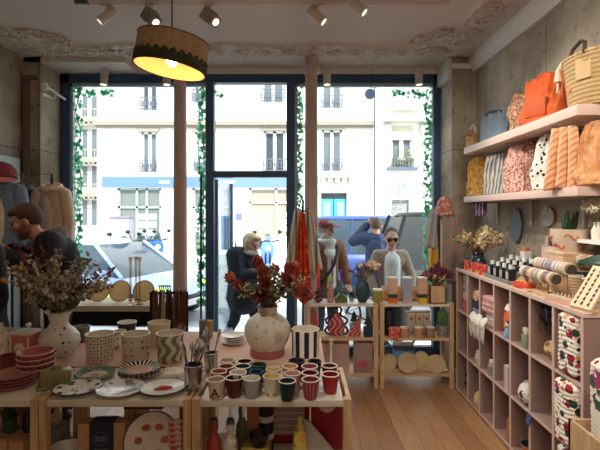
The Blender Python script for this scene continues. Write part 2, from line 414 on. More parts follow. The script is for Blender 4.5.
vine(-.05, .03, 1.25, 3.0, 'green ivy decal beside the pillar where scarves hang', 0, 3, 150)
vine(1.38, 1.48, .8, 3.0, 'green ivy decal on the pane behind the striped shawl stand', 26, 4, 230)

# ------------------------------------------------------------------ street
SZ = -.28; RZ = -.42
struct(MB().b2(-40, 40, 5.16, 60, RZ-.2, RZ).build('street_ground', solid('#b9b7b4', .9, .08, 2)))
struct(MB().b2(-9, 9, 5.16, 7.35, RZ, SZ).build('pavement', solid('#c9c4bd', .9, .06, 3)))
struct(MB().b2(-40, 40, 17.2, 20.0, RZ, SZ).build('pavement_far', solid('#cfcbc4', .9, .06, 3)))
STONE = solid('#e9e4da', .85, .04, 2); PANE = solid('#666c70', .3, .15, 1.2); RAIL = solid('#5d6473', .6); DARKW = solid('#3d4348', .25, .15, 1.5)
def wall_holes(m, x0, x1, z0, z1, holes, y0, y1):
    xs = sorted({x0, x1, *[h[0] for h in holes], *[h[1] for h in holes]}); zs = sorted({z0, z1, *[h[2] for h in holes], *[h[3] for h in holes]})
    for a, b in zip(xs, xs[1:]):
        for c, d in zip(zs, zs[1:]):
            if not any(h[0] <= (a+b)/2 <= h[1] and h[2] <= (c+d)/2 <= h[3] for h in holes): m.b2(a, b, y0, y1, c, d)
FD = 20.0
def fx(p): return XP(p, FD)
def fz(p): return ZP(p, FD)
main = T('apartment_building', 'white stone apartment building with a long blue shop band across the street', 'building', (0, FD, SZ))
wins = [(141, 157, 80, 110), (262, 284, 66, 102), (322, 342, 66, 108), (193, 206, 66, 102), (141, 157, 132, 172), (195, 206, 132, 171), (264, 285, 131, 171), (322, 342, 130, 171)]
shops = [(117, 161, 188, 252), (192, 206, 188, 252), (221, 231, 188, 250), (249, 289, 188, 236), (321, 347, 193, 250)]
hl = [(fx(a), fx(b), fz(d)-SZ, fz(c)-SZ) for a, b, c, d in wins+shops]
m = MB(); wall_holes(m, fx(97), fx(374), 0, 12.5, hl, 0, .4); m.build('facade', STONE, main)
m = MB(); m.b2(fx(97), fx(374), .45, .9, 0, 12.5); m.build('inner_wall', solid('#a9a7a2', .9), main)
m = MB()
for yy in range(90, 176, 9): m.b2(fx(99), fx(113), -.015, 0, fz(yy)-SZ, fz(yy)-SZ+.05).b2(fx(350), fx(372), -.015, 0, fz(yy)-SZ, fz(yy)-SZ+.05)
m.build('quoin', solid('#b5ada0', .9), main)
m = MB(); m.b2(fx(97), fx(373), -.28, 0, fz(126)-SZ, fz(122.5)-SZ).b2(fx(97), fx(373), -.16, 0, fz(128)-SZ, fz(126)-SZ); m.build('string_course', solid('#978b7a', .9), main)
m = MB(); m.b2(fx(103), fx(291), -.12, 0, fz(187)-SZ, fz(177)-SZ); m.build('shop_band', solid('#5f7db5', .6, .04), main)
for k, (a, b) in enumerate(((160, 171), (224, 236))):
    m = MB()
    for q in range(6): x = fx(a)+(fx(b)-fx(a))*q/6; m.b2(x, x+.055, -.135, -.12, fz(183.5)-SZ, fz(181)-SZ)
    m.build('shop_lettering', WHITE, main)
for k, (a, b, c, d) in enumerate(wins):
    x0, x1, z0, z1 = fx(a), fx(b), fz(d)-SZ, fz(c)-SZ; xm = (x0+x1)/2
    w_ = MB().b2(x0, x0+.08, .12, .2, z0, z1).b2(x1-.08, x1, .12, .2, z0, z1).b2(xm-.07, xm+.07, .12, .2, z0, z1).b2(x0, x1, .12, .2, z1-.08, z1).build('window', WHITE, main)
    MB().b2(x0+.08, x1-.08, .2, .23, z0, z1).build('pane', PANE if k % 3 else DARKW, w_)
    MB().b2(x0-.1, x1+.1, -.12, .06, z1, z1+.22).build('lintel', solid('#9a9282', .9), main)
    r_ = MB(); r_.b2(x0-.06, x1+.06, -.14, -.1, z0+.5, z0+.54).b2(x0-.06, x1+.06, -.14, -.1, z0, z0+.04)
    for q in range(7):
        x = x0+(x1-x0)*q/6; r_.b2(x-.015, x+.015, -.13, -.11, z0, z0+.5)
        if q < 6: r_.torus((x+(x1-x0)/12, -.12, z0+.26), .1, .016, 10, 5, Matrix.Rotation(pi/2, 3, 'X'))
    r_.build('railing', RAIL, main)
def shopwin(a, b, c, d, bars, mat, fr, sheets=(), name='shop_window'):
    x0, x1, z0, z1 = fx(a), fx(b), fz(d)-SZ, fz(c)-SZ; m = MB()
    for x in [x0+.05]+[fx(q) for q in bars]+[x1-.05]: m.b2(x-.05, x+.05, .1, .2, z0, z1)
    zt = z1-(z1-z0)*.3; m.b2(x0, x1, .1, .2, z1-.08, z1).b2(x0, x1, .1, .2, zt-.05, zt+.05)
    w_ = m.build(name, fr, main); MB().b2(x0, x1, .2, .24, z0, z1).build('pane', mat, w_)
    for (sx, sy, ww, hh) in sheets: MB().b2(fx(sx), fx(sx+ww), .17, .19, fz(sy+hh)-SZ, fz(sy)-SZ).build('notice_sheet', WHITE, w_)
PG = solid('#74786e', .25, .15, 1); GREYF = solid('#cfd5d6', .5)
shopwin(117, 161, 188, 252, [136, 146], PG, solid('#9fb0b5', .5), [(x, y, 8, 6) for x in (137, 147) for y in (214, 222, 230)])
shopwin(192, 206, 188, 252, [], PG, GREYF, [(193, y, 6, 6) for y in (213, 221, 229)])
shopwin(221, 231, 188, 250, [], solid('#56636f', .3), solid('#7f9ccb', .5), name='shop_door')
shopwin(249, 289, 188, 236, [276], solid('#98927e', .25, .08, 1), GREYF, [(x, y, 8, 5.5) for x in (252, 262.5, 280) for y in (212, 219, 226)])
MB().b2(fx(236), fx(242), -.04, 0, fz(220)-SZ, fz(213.5)-SZ).build('wall_plaque', solid('#5b6a85', .5), main)
# turquoise double door with arched fanlight and carved pediment
td = T('street_door', 'turquoise double door with lattice panels under a carved stone hood', 'door', (fx(334), FD+.2, SZ))
TQ = solid('#3fa2b6', .5, .06); x0 = fx(321)-fx(334); x1 = -x0; z1 = fz(199)-SZ
for sx in (-1, 1):
    l_ = MB().b2(min(sx*.02, sx*x1), max(sx*.02, sx*x1), 0, .08, 0, z1).build('door_leaf', TQ, td)
    g_ = MB(); g_.b2(min(sx*.15, sx*(x1-.12)), max(sx*.15, sx*(x1-.12)), -.03, .0, z1-1.25, z1-.12); g_.build('grille', dots('#8fa5ad', '#3e4c58', 14, .32, rnd=0.2), l_)
m = MB(); m.b2(x0, x1, 0, .08, z1, z1+.32); m.build('fanlight', DARKW, td)
m = MB(); zp = fz(178)-SZ; m.b2(fx(319)-fx(334), fx(358)-fx(334), -.5, -.2, zp, zp+.14)
for q in range(5): x = fx(323+q*7)-fx(334); m.b2(x-.09, x+.09, -.42, -.2, zp-.22, zp)
m.ball((0, -.25, zp-.45), .22, (1, .4, 1)); m.b2(x0-.25, x1+.25, -.3, -.2, z1+.32, z1+.5); m.build('stone_hood', solid('#d9d2c4', .9), td)
# right hand building with the planted window and stone balcony
b2 = T('corner_building', 'white stone building with a planted window and rounded stone balcony', 'building', (0, FD-.3, SZ))
h2 = [(fx(390), fx(411), fz(168)-SZ, fz(127)-SZ), (fx(390), fx(408), fz(216)-SZ, fz(200)-SZ)]
m = MB(); wall_holes(m, fx(376), fx(520), 0, 12.5, h2, 0, .5); m.build('facade', STONE, b2)
MB().b2(fx(376), fx(520), .55, .8, 0, 12.5).build('inner_wall', solid('#9a9a96', .9), b2)
x0, x1, z0, z1 = h2[0]; xm = (x0+x1)/2
wd = MB().b2(x0, x0+.08, .15, .22, z0, z1).b2(x1-.08, x1, .15, .22, z0, z1).b2(xm-.09, xm+.09, .15, .22, z0, z1).build('window', WHITE, b2)
MB().b2(x0, x1, .24, .28, z0, z1).build('pane', PANE, wd); MB().b2(x0, x1, .02, .12, z1-.62, z1).build('awning', solid('#c9c2a8', .8), b2)
m = MB(); random.seed(3)
for k in range(150):
    p = (random.uniform(x0, x1), random.uniform(-.1, .1), z0+random.random()**2*.9 if random.random() < .4 else z0+random.random()*.35)
    m.leaf(p, (random.uniform(-1, 1), random.uniform(-1, .2), random.uniform(-.2, 1)), .16, .09)
m.build('window_plants', floral('#8fa06a', ('#d8c860', '#6f8a55', '#b9b48a'), 5, .6), b2)
m = MB(); m.b2(x0-.2, x1+.2, -.2, .05, z0-.12, z0)
for q in range(9): x = x0+(x1-x0)*q/8; m.b2(x-.02, x+.02, -.18, -.14, z0, z0+.4)
m.build('railing', RAIL, b2)
m = MB(); xa, xb = fx(384), fx(424); za, zb = fz(113)-SZ, fz(92)-SZ
m.lathe([(0, za), (.75, za), (.85, za+.08), (.8, za+.14), (.78, zb-.1), (.86, zb-.05), (.86, zb), (0, zb)], ((xa+xb)/2, 0, 0), 28, 1.05, .55); m.build('balcony', solid('#e0dacd', .85), b2)
m = MB(); m.b2(xa-.1, xb+.1, -.45, 0, fz(124)-SZ, fz(118)-SZ); m.build('cornice', solid('#cfc8bb', .9), b2)
for q in (386, 421): MB().ball((fx(q), -.1, fz(131)-SZ), .3, (.6, .6, 1)).build('corbel', solid('#cfc8bb', .9), b2)
x0, x1, z0, z1 = h2[1]; MB().b2(x0, x1, .2, .25, z0, z1).build('grille', dots('#777b7e', '#c9c9c6', 9, .4, rnd=.2), b2)
MB().b2(x0, x1, -.06, 0, fz(179)-SZ, fz(175.5)-SZ).build('lintel', solid('#a59d90', .9), b2)
pq = MB().b2(fx(396), fx(404), -.05, 0, fz(195)-SZ, fz(184)-SZ).build('wall_plaque', solid('#7d93ad', .5), b2)
MB().b2(fx(397.5), fx(402.5), -.06, -.05, fz(193.5)-SZ, fz(190)-SZ).b2(fx(398), fx(400), -.06, -.05, fz(190)-SZ, fz(185.5)-SZ).build('plaque_mark', WHITE, pq)
MB().tube([(fx(375), -.1, 0), (fx(375), -.1, 12)], .06).build('drainpipe', solid('#c9c5bf', .7), b2)
# farther building seen down the side street
FB = 32.0
b3 = T('balcony_building', 'pale balconied building far down the side street past the blue band', 'building', (0, FB, SZ))
X0, X1 = XP(60, FB), XP(104, FB)
m = MB(); m.b2(X0, X1, .3, 1, 0, 13); m.build('facade', solid('#ddd5c4', .9), b3)
for zt, zb, cc in ((124, 95, '#d0c9ba'), (165, 128, '#c8bfae'), (188, 165, '#c8bfae'), (226, 196, '#c4b79a')):
    for a, b in ((80.5, 87), (90, 97)):
        w_ = MB().b2(XP(a, FB), XP(b, FB), .2, .3, ZP(zt, FB)-SZ, ZP(zb, FB)-SZ).build('window', WHITE, b3)
        MB().b2(XP(a+.8, FB), XP(b-.8, FB), .15, .2, ZP(zt-1, FB)-SZ, ZP(zb+1, FB)-SZ).build('pane', PANE, w_)
for y, nm in ((118, 'balcony'), (158, 'balcony'), (192, 'balcony')):
    m = MB(); m.b2(X0, XP(101, FB), -.5, .3, ZP(y+4, FB)-SZ, ZP(y, FB)-SZ)
    for q in range(9): m.torus((X0+(XP(101, FB)-X0)*(q+.5)/9, -.5, ZP(y+2, FB)-SZ-.3), .15, .035, 10, 5, Matrix.Rotation(pi/2, 3, 'X'))
    m.b2(X0, XP(101, FB), -.52, -.48, ZP(y-8, FB)-SZ, ZP(y-7, FB)-SZ)
    for q in range(14): x = X0+(XP(101, FB)-X0)*q/13; m.b2(x-.02, x+.02, -.51, -.49, ZP(y, FB)-SZ, ZP(y-8, FB)-SZ)
    m.build(nm, solid('#a89f8d', .85), b3)
t = T('utility_cabinet', 'grey mauve street cabinet standing on the far pavement', 'cabinet', (XP(122, 16.3), 16.3, RZ)); 
MB().b2(-.34, .34, -.25, .25, 0, ZP(218, 16.3)-RZ, bev=.02).build('body', solid('#9c95a2', .7), t); MB().b2(-.36, .36, -.28, .28, ZP(218, 16.3)-RZ, ZP(216, 16.3)-RZ).build('cap', solid('#857f8b', .7), t)

# ------------------------------------------------------------------ vehicles
RUB = solid('#1b1b1d', .7); CGL = solid('#3d4a55', .08, .1); ALU = solid('#9a9ca0', .35, metal=.8)
def car(name, label, loc, rz, paint, L=4.1, W=1.75, H=1.45, suv=0, belt=.86, gl=None):
    t = T(name, label, 'car', loc, rz)      # nose towards +x
    h = L/2; hood = .98 if suv else .84
    st = [(-h, .38, .72, .8), (-h+.1, .3, belt-.05, .92), (-h+.5, .26, belt, 1), (-.3, .22, belt, 1), (.75, .22, belt, 1), (h-1.0, .24, hood, .98), (h-.4, .26, hood-.1, .95), (h-.08, .32, hood-.26, .86), (h, .4, .55, .76)]
    m = MB(); rings = []
    for x, zb, zt, k in st:
        w2 = W/2*k; rings.append([m.bm.verts.new((x, y, z)) for y, z in ((-w2*.9, zb), (-w2, zb+.15), (-w2, zt-.12), (-w2*.93, zt), (w2*.93, zt), (w2, zt-.12), (w2, zb+.15), (w2*.9, zb))])
    for A, B in zip(rings, rings[1:]):
        for i in range(8): m.bm.faces.new([A[i], A[(i+1) % 8], B[(i+1) % 8], B[i]])
    m.bm.faces.new(rings[0]); m.bm.faces.new(rings[-1][::-1])
    m.build('body', paint, t, sharp=50)
    xr, xf = (-h+.25, h-1.15) if suv else (-h+.3, h-1.0); rr, rf = (-h+.55, .55) if suv else (-h+.95, .2)
    g = MB(); w2 = W/2
    lo = [(xr, -w2*.92), (xf, -w2*.88), (xf, w2*.88), (xr, w2*.92)]; hi = [(rr, -w2*.72), (rf, -w2*.7), (rf, w2*.7), (rr, w2*.72)]
    A = [g.bm.verts.new((x, y, belt-.02)) for x, y in lo]; B = [g.bm.verts.new((x, y, H-.06)) for x, y in hi]
    for i in range(4): g.bm.faces.new([A[i], A[(i+1) % 4], B[(i+1) % 4], B[i]])
    g.bm.faces.new(B); g.build('windows', gl or CGL, t)
    r = MB(); r.lathe([(.0, .05), (.7, .045), (.95, .01), (1, -.03), (.97, -.06), (0, -.06)], ((rr+rf)/2, 0, H-.02), 28, (rf-rr)/2+.04, w2*.76); r.build('roof', paint, t)
    for a, b in zip(lo, hi): MB().tube([(a[0], a[1], belt-.02), (b[0], b[1], H-.04)], .035, 6).build('roof_post', paint, t)
    for s in (-1, 1): MB().tube([((xr+xf)/2-.25, s*w2*.905, belt-.02), ((rr+rf)/2-.1, s*w2*.72, H-.05)], .03, 6).build('roof_post', paint, t)
    for sx in (-h+.75, h-.8):
        for s in (-1, 1):
            wm = Matrix.Rotation(pi/2, 4, 'X'); q = MB(); q.lathe([(.19, -.09), (.3, -.1), (.32, -.06), (.32, .06), (.3, .1), (.19, .09)], (sx, s*(w2-.06), .32), 24, M=wm); wh = q.build('wheel', RUB, t)
            MB().lathe([(0, -.05), (.2, -.06), (.2, .06), (0, .05)], (sx, s*(w2-.04), .32), 20, M=wm).build('hubcap', ALU, wh)
    for s in (-1, 1):
        MB().ball((h-.12, s*w2*.68, hood-.24), .17, (.75, 1, .5)).build('headlight', solid('#dfe6ec', .1), t)
        MB().box((xf-.3, s*(w2+.08), belt+.07), (.1, .18, .12), bev=.03).build('mirror', paint, t)
    MB().b2(h-.05, h+.02, -w2*.5, w2*.5, .34, .48).build('grille', BLACK, t)
    MB().b2(h+.0, h+.035, -.26, .26, .36, .47).build('number_plate', WHITE, t)
    return t
hc = car('hatchback_car', 'silver blue hatchback parked outside behind the straw plates', (-3.75, 9.05, RZ), R(-25), solid('#a9bbd8', .25, .04))
for s in (-1, 1):
    MB().b2(-1.5, 1.1, min(s*.868, s*.885), max(s*.868, s*.885), .52, .66).build('reflective_stripe', solid('#d2e24a', .4), hc)
    MB().box((1.83, s*.62, .66), (.22, .3, .02), rot=Matrix.Rotation(R(24), 4, 'Y')).build('reflective_patch', solid('#d2e24a', .4), hc)
car('suv', 'dark grey high sided vehicle parked behind the woman in sunglasses', (3.5, 8.4, RZ), 0, solid('#0f1013', .5, .1), 4.5, 1.85, 2.0, 1, 1.05, solid('#121417', .35, .1))
car('van', 'deep blue car parked across the street near the turquoise door', (1.9, 11.6, RZ), 0, solid('#34508a', .35, .06), 4.3, 1.8, 1.9, 1, 1.0)
def scooter(label, loc, rz, c, c2=None):
    t = T('scooter', label, 'scooter', loc, rz, 'parked motor scooters'); P = solid(c, .35)
    MB().lathe([(0, .26), (.1, .28), (.17, .5), (.22, .75), (.15, .93), (0, .97)], (.45, 0, .18), 16, .5, 1.0).build('fairing', P, t); MB().ball((.56, 0, .92), .085, (.5, 1, 1)).build('headlight', WHITE, t); MB().tube([(.5, -.06, .9), (.6, -.07, .24)], .03).tube([(.5, .06, .9), (.6, .07, .24)], .03).build('fork', BLACK, t); MB().ball((.62, 0, .42), .17, (1.2, .5, .45)).build('mudguard', P, t)
    MB().b2(-.3, .45, -.14, .14, .22, .3, bev=.03).ball((-.35, 0, .5), .28, (1.2, .6, .9)).build('body', solid(c2 or c, .4), t)
    MB().ball((-.25, 0, .78), .25, (1.4, .6, .4)).build('seat', BLACK, t)
    MB().tube([(.35, -.38, 1.16), (.42, 0, 1.1), (.35, .38, 1.16)], .025).build('handlebar', BLACK, t)
    MB().ball((.5, 0, 1.22), .13, (.25, .9, 1.3)).build('windscreen', glass('#b8c4cc', .3), t); MB().box((-.62, 0, .95), (.34, .36, .3), bev=.05).build('top_box', solid(c2 or c, .4), t)
    for s in (-1, 1): MB().tube([(.38, s*.25, 1.14), (.4, s*.36, 1.38)], .012, 6).ball((.4, s*.38, 1.42), .07, (.4, 1, .8)).build('mirror', BLACK, t)
    for x in (-.5, .62): MB().torus((x, 0, .22), .17, .06, 20, 8, Matrix.Rotation(pi/2, 3, 'X')).build('wheel', RUB, t)
    return t
scooter('scooter with bright blue fairing seen beyond the woman in the hooded coat', (XP(266, 14), 14, RZ), R(-80), '#5f8fd6', '#2b2d36')
scooter('red motor scooter parked beyond the silver hatchback hood', (XP(141, 14.1), 14.1, RZ), R(-70), '#b23a44', '#2a2d34')
scooter('blue motor scooter in the row beyond the silver hatchback, beside the pillar', (XP(154, 14.6), 14.6, RZ), R(-60), '#2f66c4', '#3f7ad0')
scooter('pale motor scooter in the row beyond the silver hatchback', (XP(126, 12.6), 12.6, RZ), R(-75), '#b9bcc4', '#4a4d55')
def bicycle(label, loc, rz):
    t = T('bicycle', label, 'bicycle', loc, rz)
    for x in (-.52, .52):
        q = MB().torus((x, 0, .34), .32, .018, 28, 6, Matrix.Rotation(pi/2, 3, 'X'))
        for k in range(8): a = pi*k/8; q.tube([(x-.31*cos(a), 0, .34-.31*sin(a)), (x+.31*cos(a), 0, .34+.31*sin(a))], .004, 4)
        q.build('wheel', RUB, t)
    MB().tube([(-.52, 0, .34), (-.15, 0, .85), (.38, 0, .85), (.52, 0, .34)], .018).tube([(-.15, 0, .85), (0, 0, .3), (.38, 0, .8)], .02).tube([(-.52, 0, .34), (0, 0, .3)], .014).build('bicycle_frame', IRON, t)
    MB().tube([(.38, 0, .85), (.35, 0, 1.02), (.42, -.22, 1.06)], .014).tube([(.35, 0, 1.02), (.42, .22, 1.06)], .014).build('handlebar', IRON, t)
    MB().ball((-.18, 0, .95), .12, (1.2, .6, .35)).build('saddle', BLACK, t)
bicycle('black bicycle parked outside between the capped man and the woman in sunglasses', (XP(370, 6.5), 6.5, SZ), R(-55))
# ------------------------------------------------------------------ people
def person(name, label, loc, rz, J=None, yaw=0, pitch=0, skin='#cf9a7e', hair=('short', '#4a3728'), top='#222228', low='#2a2b33', H=1.72, beard=None, coat=0, shoes='#1c1a1a', topmat=None, tee=None, fat=1.0):
    k = H/1.72; t = T(name, label, 'person', loc, rz)
    D = dict(pel=(0, 0, .95), ch=(0, 0, 1.28), nk=(0, -.01, 1.46), hd=(0, -.03, 1.6), sl=(.18, 0, 1.40), sr=(-.18, 0, 1.40), el=(.25, .02, 1.12), er=(-.25, .02, 1.12),
             wl=(.26, -.06, .88), wr=(-.26, -.06, .88), hl=(.09, 0, .92), hr=(-.09, 0, .92), kl=(.1, -.02, .5), kr=(-.1, -.02, .5), al=(.1, .02, .09), ar=(-.1, .02, .09))
    D.update(J or {}); D = {a: Vector(b)*k for a, b in D.items()}
    SK = solid(skin, .5, .06, 20)
    HM = Matrix.Translation(D['hd']) @ Matrix.Rotation(yaw, 4, 'Z') @ Matrix.Rotation(pitch, 4, 'X'); hp = lambda x, y, z: HM @ Vector((x, y, z))
    HR = HM.to_3x3().to_4x4()
    b = MB()
    b.capsule(D['nk'] - Vector((0, 0, .05)), hp(0, .02, -.05), .058, .052)
    b.ball(hp(0, .012, .03), .1, (.78, .98, 1.02), HR, 3).ball(hp(0, -.03, -.045), .07, (.82, .92, .95), HR).ball(hp(0, -.068, -.078), .032, (1.1, 1, .8), HR)
    b.capsule(hp(0, -.088, .03), hp(0, -.108, -.012), .011, .017); b.ball(hp(0, -.082, .045), .03, (1.7, .6, .35), HR)
    b.ball(hp(0, -.09, -.047), .02, (1.3, .6, .45), HR)
    for s in (-1, 1): b.ball(hp(s*.08, .01, .0), .03, (.35, .7, 1.1), HR).ball(hp(s*.045, -.06, -.01), .03, rot=HR)
    b.capsule(D['ch'], D['pel'], .12, .12).capsule(D['sl']*.8+D['ch']*.2, D['sr']*.8+D['ch']*.2, .075)
    b.capsule(D['nk'], D['ch'], .06, .12)
    for s in 'lr':
        b.capsule(D['s'+s], D['e'+s], .052, .042).capsule(D['e'+s], D['w'+s], .042, .028)
        b.capsule(D['h'+s], D['k'+s], .085, .058).capsule(D['k'+s], D['a'+s], .055, .04)
        a = D['a'+s]; b.capsule(a + Vector((0, .03, -.045)), a + Vector((0, -.13, -.055)), .035, .03)
        W = D['w'+s]; d = (W - D['e'+s]).normalized(); ax = Vector((1, 0, 0)) if abs(d.x) < .8 else Vector((0, 1, 0)); sd = (ax - d*d.dot(ax)).normalized(); nn = d.cross(sd)
        sg = 1 if s == 'l' else -1
        for q in (-.028, -.009, .01, .028): b.capsule(W + d*.02 + sd*q*.5, W + d*.085 + sd*q, .017, .013)
        for q, ln in ((-.03, .058), (-.01, .075), (.011, .07), (.031, .052)):
            p = W + d*.088 + sd*q*1.05; p2 = p + d*ln*.5 + nn*.008; b.capsule(p, p2, .0095, .009); b.capsule(p2, p2 + d*ln*.4 + nn*.022, .009, .0075)
        tp = W + d*.03 - sd*.026*sg; b.capsule(tp, tp + d*.035 - sd*.028*sg + nn*.01, .013, .011).capsule(tp + d*.035 - sd*.028*sg + nn*.01, tp + d*.065 - sd*.03*sg + nn*.022, .011, .009)
    b.build('body', SK, t, voxel=.0065, smooth=2)
    # clothing
    c = MB(); g = .028*fat
    c.capsule(D['ch'], D['pel'], .125+g*1.3, .13+g*1.2).capsule(D['sl']*.82+D['ch']*.18, D['sr']*.82+D['ch']*.18, .075+g).capsule(D['nk']-Vector((0, -.01, .05)), D['ch'], .075, .13)
    c.ball((D['ch']+D['sl'])/2, .11).ball((D['ch']+D['sr'])/2, .11)
    if coat: c.capsule(D['pel'], (D['kl']+D['kr'])/2*coat + D['pel']*(1-coat), .15+g, .18+g)
    for s in 'lr': c.capsule(D['s'+s], D['e'+s], .062+g, .05+g).capsule(D['e'+s], D['w'+s]*.95+D['e'+s]*.05, .05+g, .038+g*.8)
    c.build('coat' if coat else 'jacket', topmat or solid(top, .8, .2, 9, bump=.3, bscale=25), t, voxel=.011, smooth=3)
    c = MB()
    for s in 'lr': c.capsule(D['h'+s], D['k'+s], .1, .072).capsule(D['k'+s], D['a'+s], .07, .055)
    c.capsule(D['hl'], D['hr'], .115).build('trousers', solid(low, .8, .15, 9), t, voxel=.012, smooth=3)
    for s in 'lr':
        a = D['a'+s]; MB().capsule(a + Vector((0, .03, -.04)), a + Vector((0, -.15, -.05)), .05, .042).build('shoe', solid(shoes, .5), t, voxel=.01, smooth=1)
    # face and hair
    for s in (-1, 1):
        MB().ball(hp(s*.033, -.083, .018), .0125).build('eye', solid('#2a2320', .3), t)
        MB().tube([hp(s*.018, -.096, .038), hp(s*.05, -.085, .04)], .005, 6).build('eyebrow', solid(hair[1], .9), t)
    MB().tube([hp(-.024, -.098, -.05), hp(0, -.105, -.049), hp(.024, -.098, -.05)], .005, 6).build('mouth', solid('#a5574e', .6), t)
    hm = solid(hair[1], .8, .35, 60, bump=.4, bscale=120); h = MB()
    if hair[0] == 'short': h.ball(hp(0, .03, .045), .106, (.82, .94, .98), HR, 3).ball(hp(0, -.035, .1), .06, (1.1, 1, .6), HR)
    if hair[0] == 'bob':
        h.ball(hp(0, .035, .045), .115, (.92, .95, 1), HR, 3)
        for s in (-1, 1): h.capsule(hp(s*.075, .0, .05), hp(s*.08, -.02, -.09), .045, .035)
        h.capsule(hp(0, .07, .0), hp(0, .07, -.1), .07, .06).ball(hp(.03, -.05, .105), .06, (1.2, 1, .6), HR)
    if hair[0] == 'back': h.ball(hp(0, .035, .05), .105, (.84, .95, .98), HR, 3).ball(hp(0, .13, .05), .045)
    if hair[0] != 'none': h.build('hair', hm, t, voxel=.009, smooth=1)
    if beard: MB().ball(hp(0, -.045, -.075), .062, (1, .85, .75), HR).ball(hp(.04, -.02, -.05), .045, rot=HR).ball(hp(-.04, -.02, -.05), .045, rot=HR).build('beard', solid(beard, .9, .2, 80), t, voxel=.008, smooth=1)
    if tee:
        MB().capsule(D['nk'] + Vector((0, -.02, -.05)), D['ch'] + Vector((0, -.09, .02)), .06, .095).capsule(D['ch'] + Vector((-.022, -.085, .05)), D['pel'] + Vector((-.015, -.085, -.02)), .08, .085).capsule(D['ch'] + Vector((.022, -.085, .05)), D['pel'] + Vector((.015, -.085, -.02)), .08, .085).build('shirt', solid(tee, .8, .06), t, voxel=.011, smooth=3)
    return t, D, hp, HR
# shopper browsing by the west wall, head bowed, in profile
t, D, hp, HR = person('person', 'short haired man in a dark hooded jacket looking down beside the hanging clothes', (-1.87, 3.5, 0), R(-68),
    dict(nk=(0, -.13, 1.38), hd=(0, -.22, 1.485), ch=(0, -.03, 1.24), el=(.24, -.06, 1.15), er=(-.25, -.1, 1.14), wl=(.10, -.30, 1.24), wr=(-.06, -.32, 1.28), sl=(.19, -.05, 1.34), sr=(-.19, -.05, 1.34)), 0, R(22), '#c68e70', ('short', '#4e3a29'), '#23232b', '#26262c', 1.76, '#7d5a44', fat=1.3)
MB().torus(D['nk'] + Vector((0, .05, -.02)), .115, .045, 20, 8, Matrix.Rotation(R(28), 3, 'X')).ball(D['nk'] + Vector((0, .15, -.07)), .11, (1.1, .6, 1)).build('hood', solid('#6d6a68', .85, .15), t, voxel=.012, smooth=2)
k = tag(MB().ball((0, 0, 0), .06, (1.3, .8, .8)).tube([(0, 0, .03), (0, -.02, .09)], .02).build('dark_pouch', solid('#17171b', .7), None, loc=(-2.22, 3.33, 1.27)), 'small black pouch held in the hands of the man looking down', 'pouch')
t, D, hp, HR = person('person', 'person in a black coat at the frame edge holding a cream cloth bag', (-1.98, 2.72, 0), R(-35), dict(wl=(.30, -.1, .98), el=(.27, 0, 1.14)), R(-10), 0, '#caa084', ('bob', '#2a211c'), '#141418', '#1a1a1f', 1.66, coat=.8, fat=1.5)
def cloth_bag(name, label, loc, w, h, mat, rz=0, hd=.2, cat='bag', group=None, tk=.12):
    t = T(name, label, cat, loc, rz, group); m = MB(); sd = (loc[0]*7.3+loc[1]*11.7) % 6; sg = .3+sd/5
    def f(u, v):
        a = 2*pi*u; x = w/2*math.copysign(abs(cos(a))**.7, cos(a))*(1-.16*v**2 + .05*sin(v*6+sd))*(.86+.14*min(1, v*5)); y = tk/2*math.copysign(abs(sin(a))**.8, sin(a))*(1-.72*v**1.6)*(1 if v > .02 else .7)
        y += .013*v*tk/.12*sin(44*x/w+sd*9)*(1-.3*v); x = x*(1-.1*v*sg)+.1*w*v*sin(sd*4)*.6; P0 = Vector((x*7+sd*5, y*9, v*h*8)); q = noise.noise_vector(P0)*.022*min(1, v*6); q2 = noise.noise_vector(P0*2.6)*.007*min(1, v*6)
        return Vector((x, y, h*v*(1-.10*v*(2*x/w)**2*sg))) + q + q2
    vs = m.grid(f, 72, 30, True); m.bm.faces.new(vs[0]); m.bm.faces.new(vs[-1]); m.build('bag_body', mat, t)
    if hd:
        m = MB()
        for y in (-.012, .012): m.tube([(-w*.22, y, h-.02), (-w*.2, y, h+hd*.6), (-w*.08, y, h+hd), (w*.08, y, h+hd), (w*.2, y, h+hd*.6), (w*.22, y, h-.02)], .009, 6)
        m.build('handle', mat, t)
    return t
cloth_bag('tote_bag', 'cream cloth tote bag carried by the person in black at the frame edge', (-1.80, 2.56, .62), .3, .36, solid('#ddd0b8', .85, .1), R(15), .22)
# outside: hooded woman passing the open door
t, D, hp, HR = person('person', 'blond woman in a dark hooded winter coat passing outside the open door', (-.76, 5.95, SZ), R(62), dict(nk=(0, -.09, 1.40), hd=(0, -.15, 1.53), ch=(0, -.04, 1.24), kl=(.1, -.16, .5), al=(.1, -.12, .1), kr=(-.1, .06, .5), ar=(-.1, .28, .14), wl=(.12, -.3, 1.16), wr=(-.12, -.3, 1.14), el=(.24, -.08, 1.1), er=(-.24, -.08, 1.1)), R(-12), R(16), '#d9a78c', ('bob', '#cbb68e'), '#1f222c', '#20222b', 1.63, coat=.35, fat=1.9)
MB().torus(D['nk'] + Vector((0, .05, -.0)), .12, .055, 20, 8, Matrix.Rotation(R(25), 3, 'X')).ball(D['nk'] + Vector((0, .17, -.05)), .12, (1.1, .7, 1)).build('hood', solid('#262935', .85, .15), t, voxel=.014, smooth=2)
MB().torus(D['nk'] + Vector((0, -.02, .03)), .085, .04, 18, 8).build('scarf', solid('#d7d4cf', .9), t)
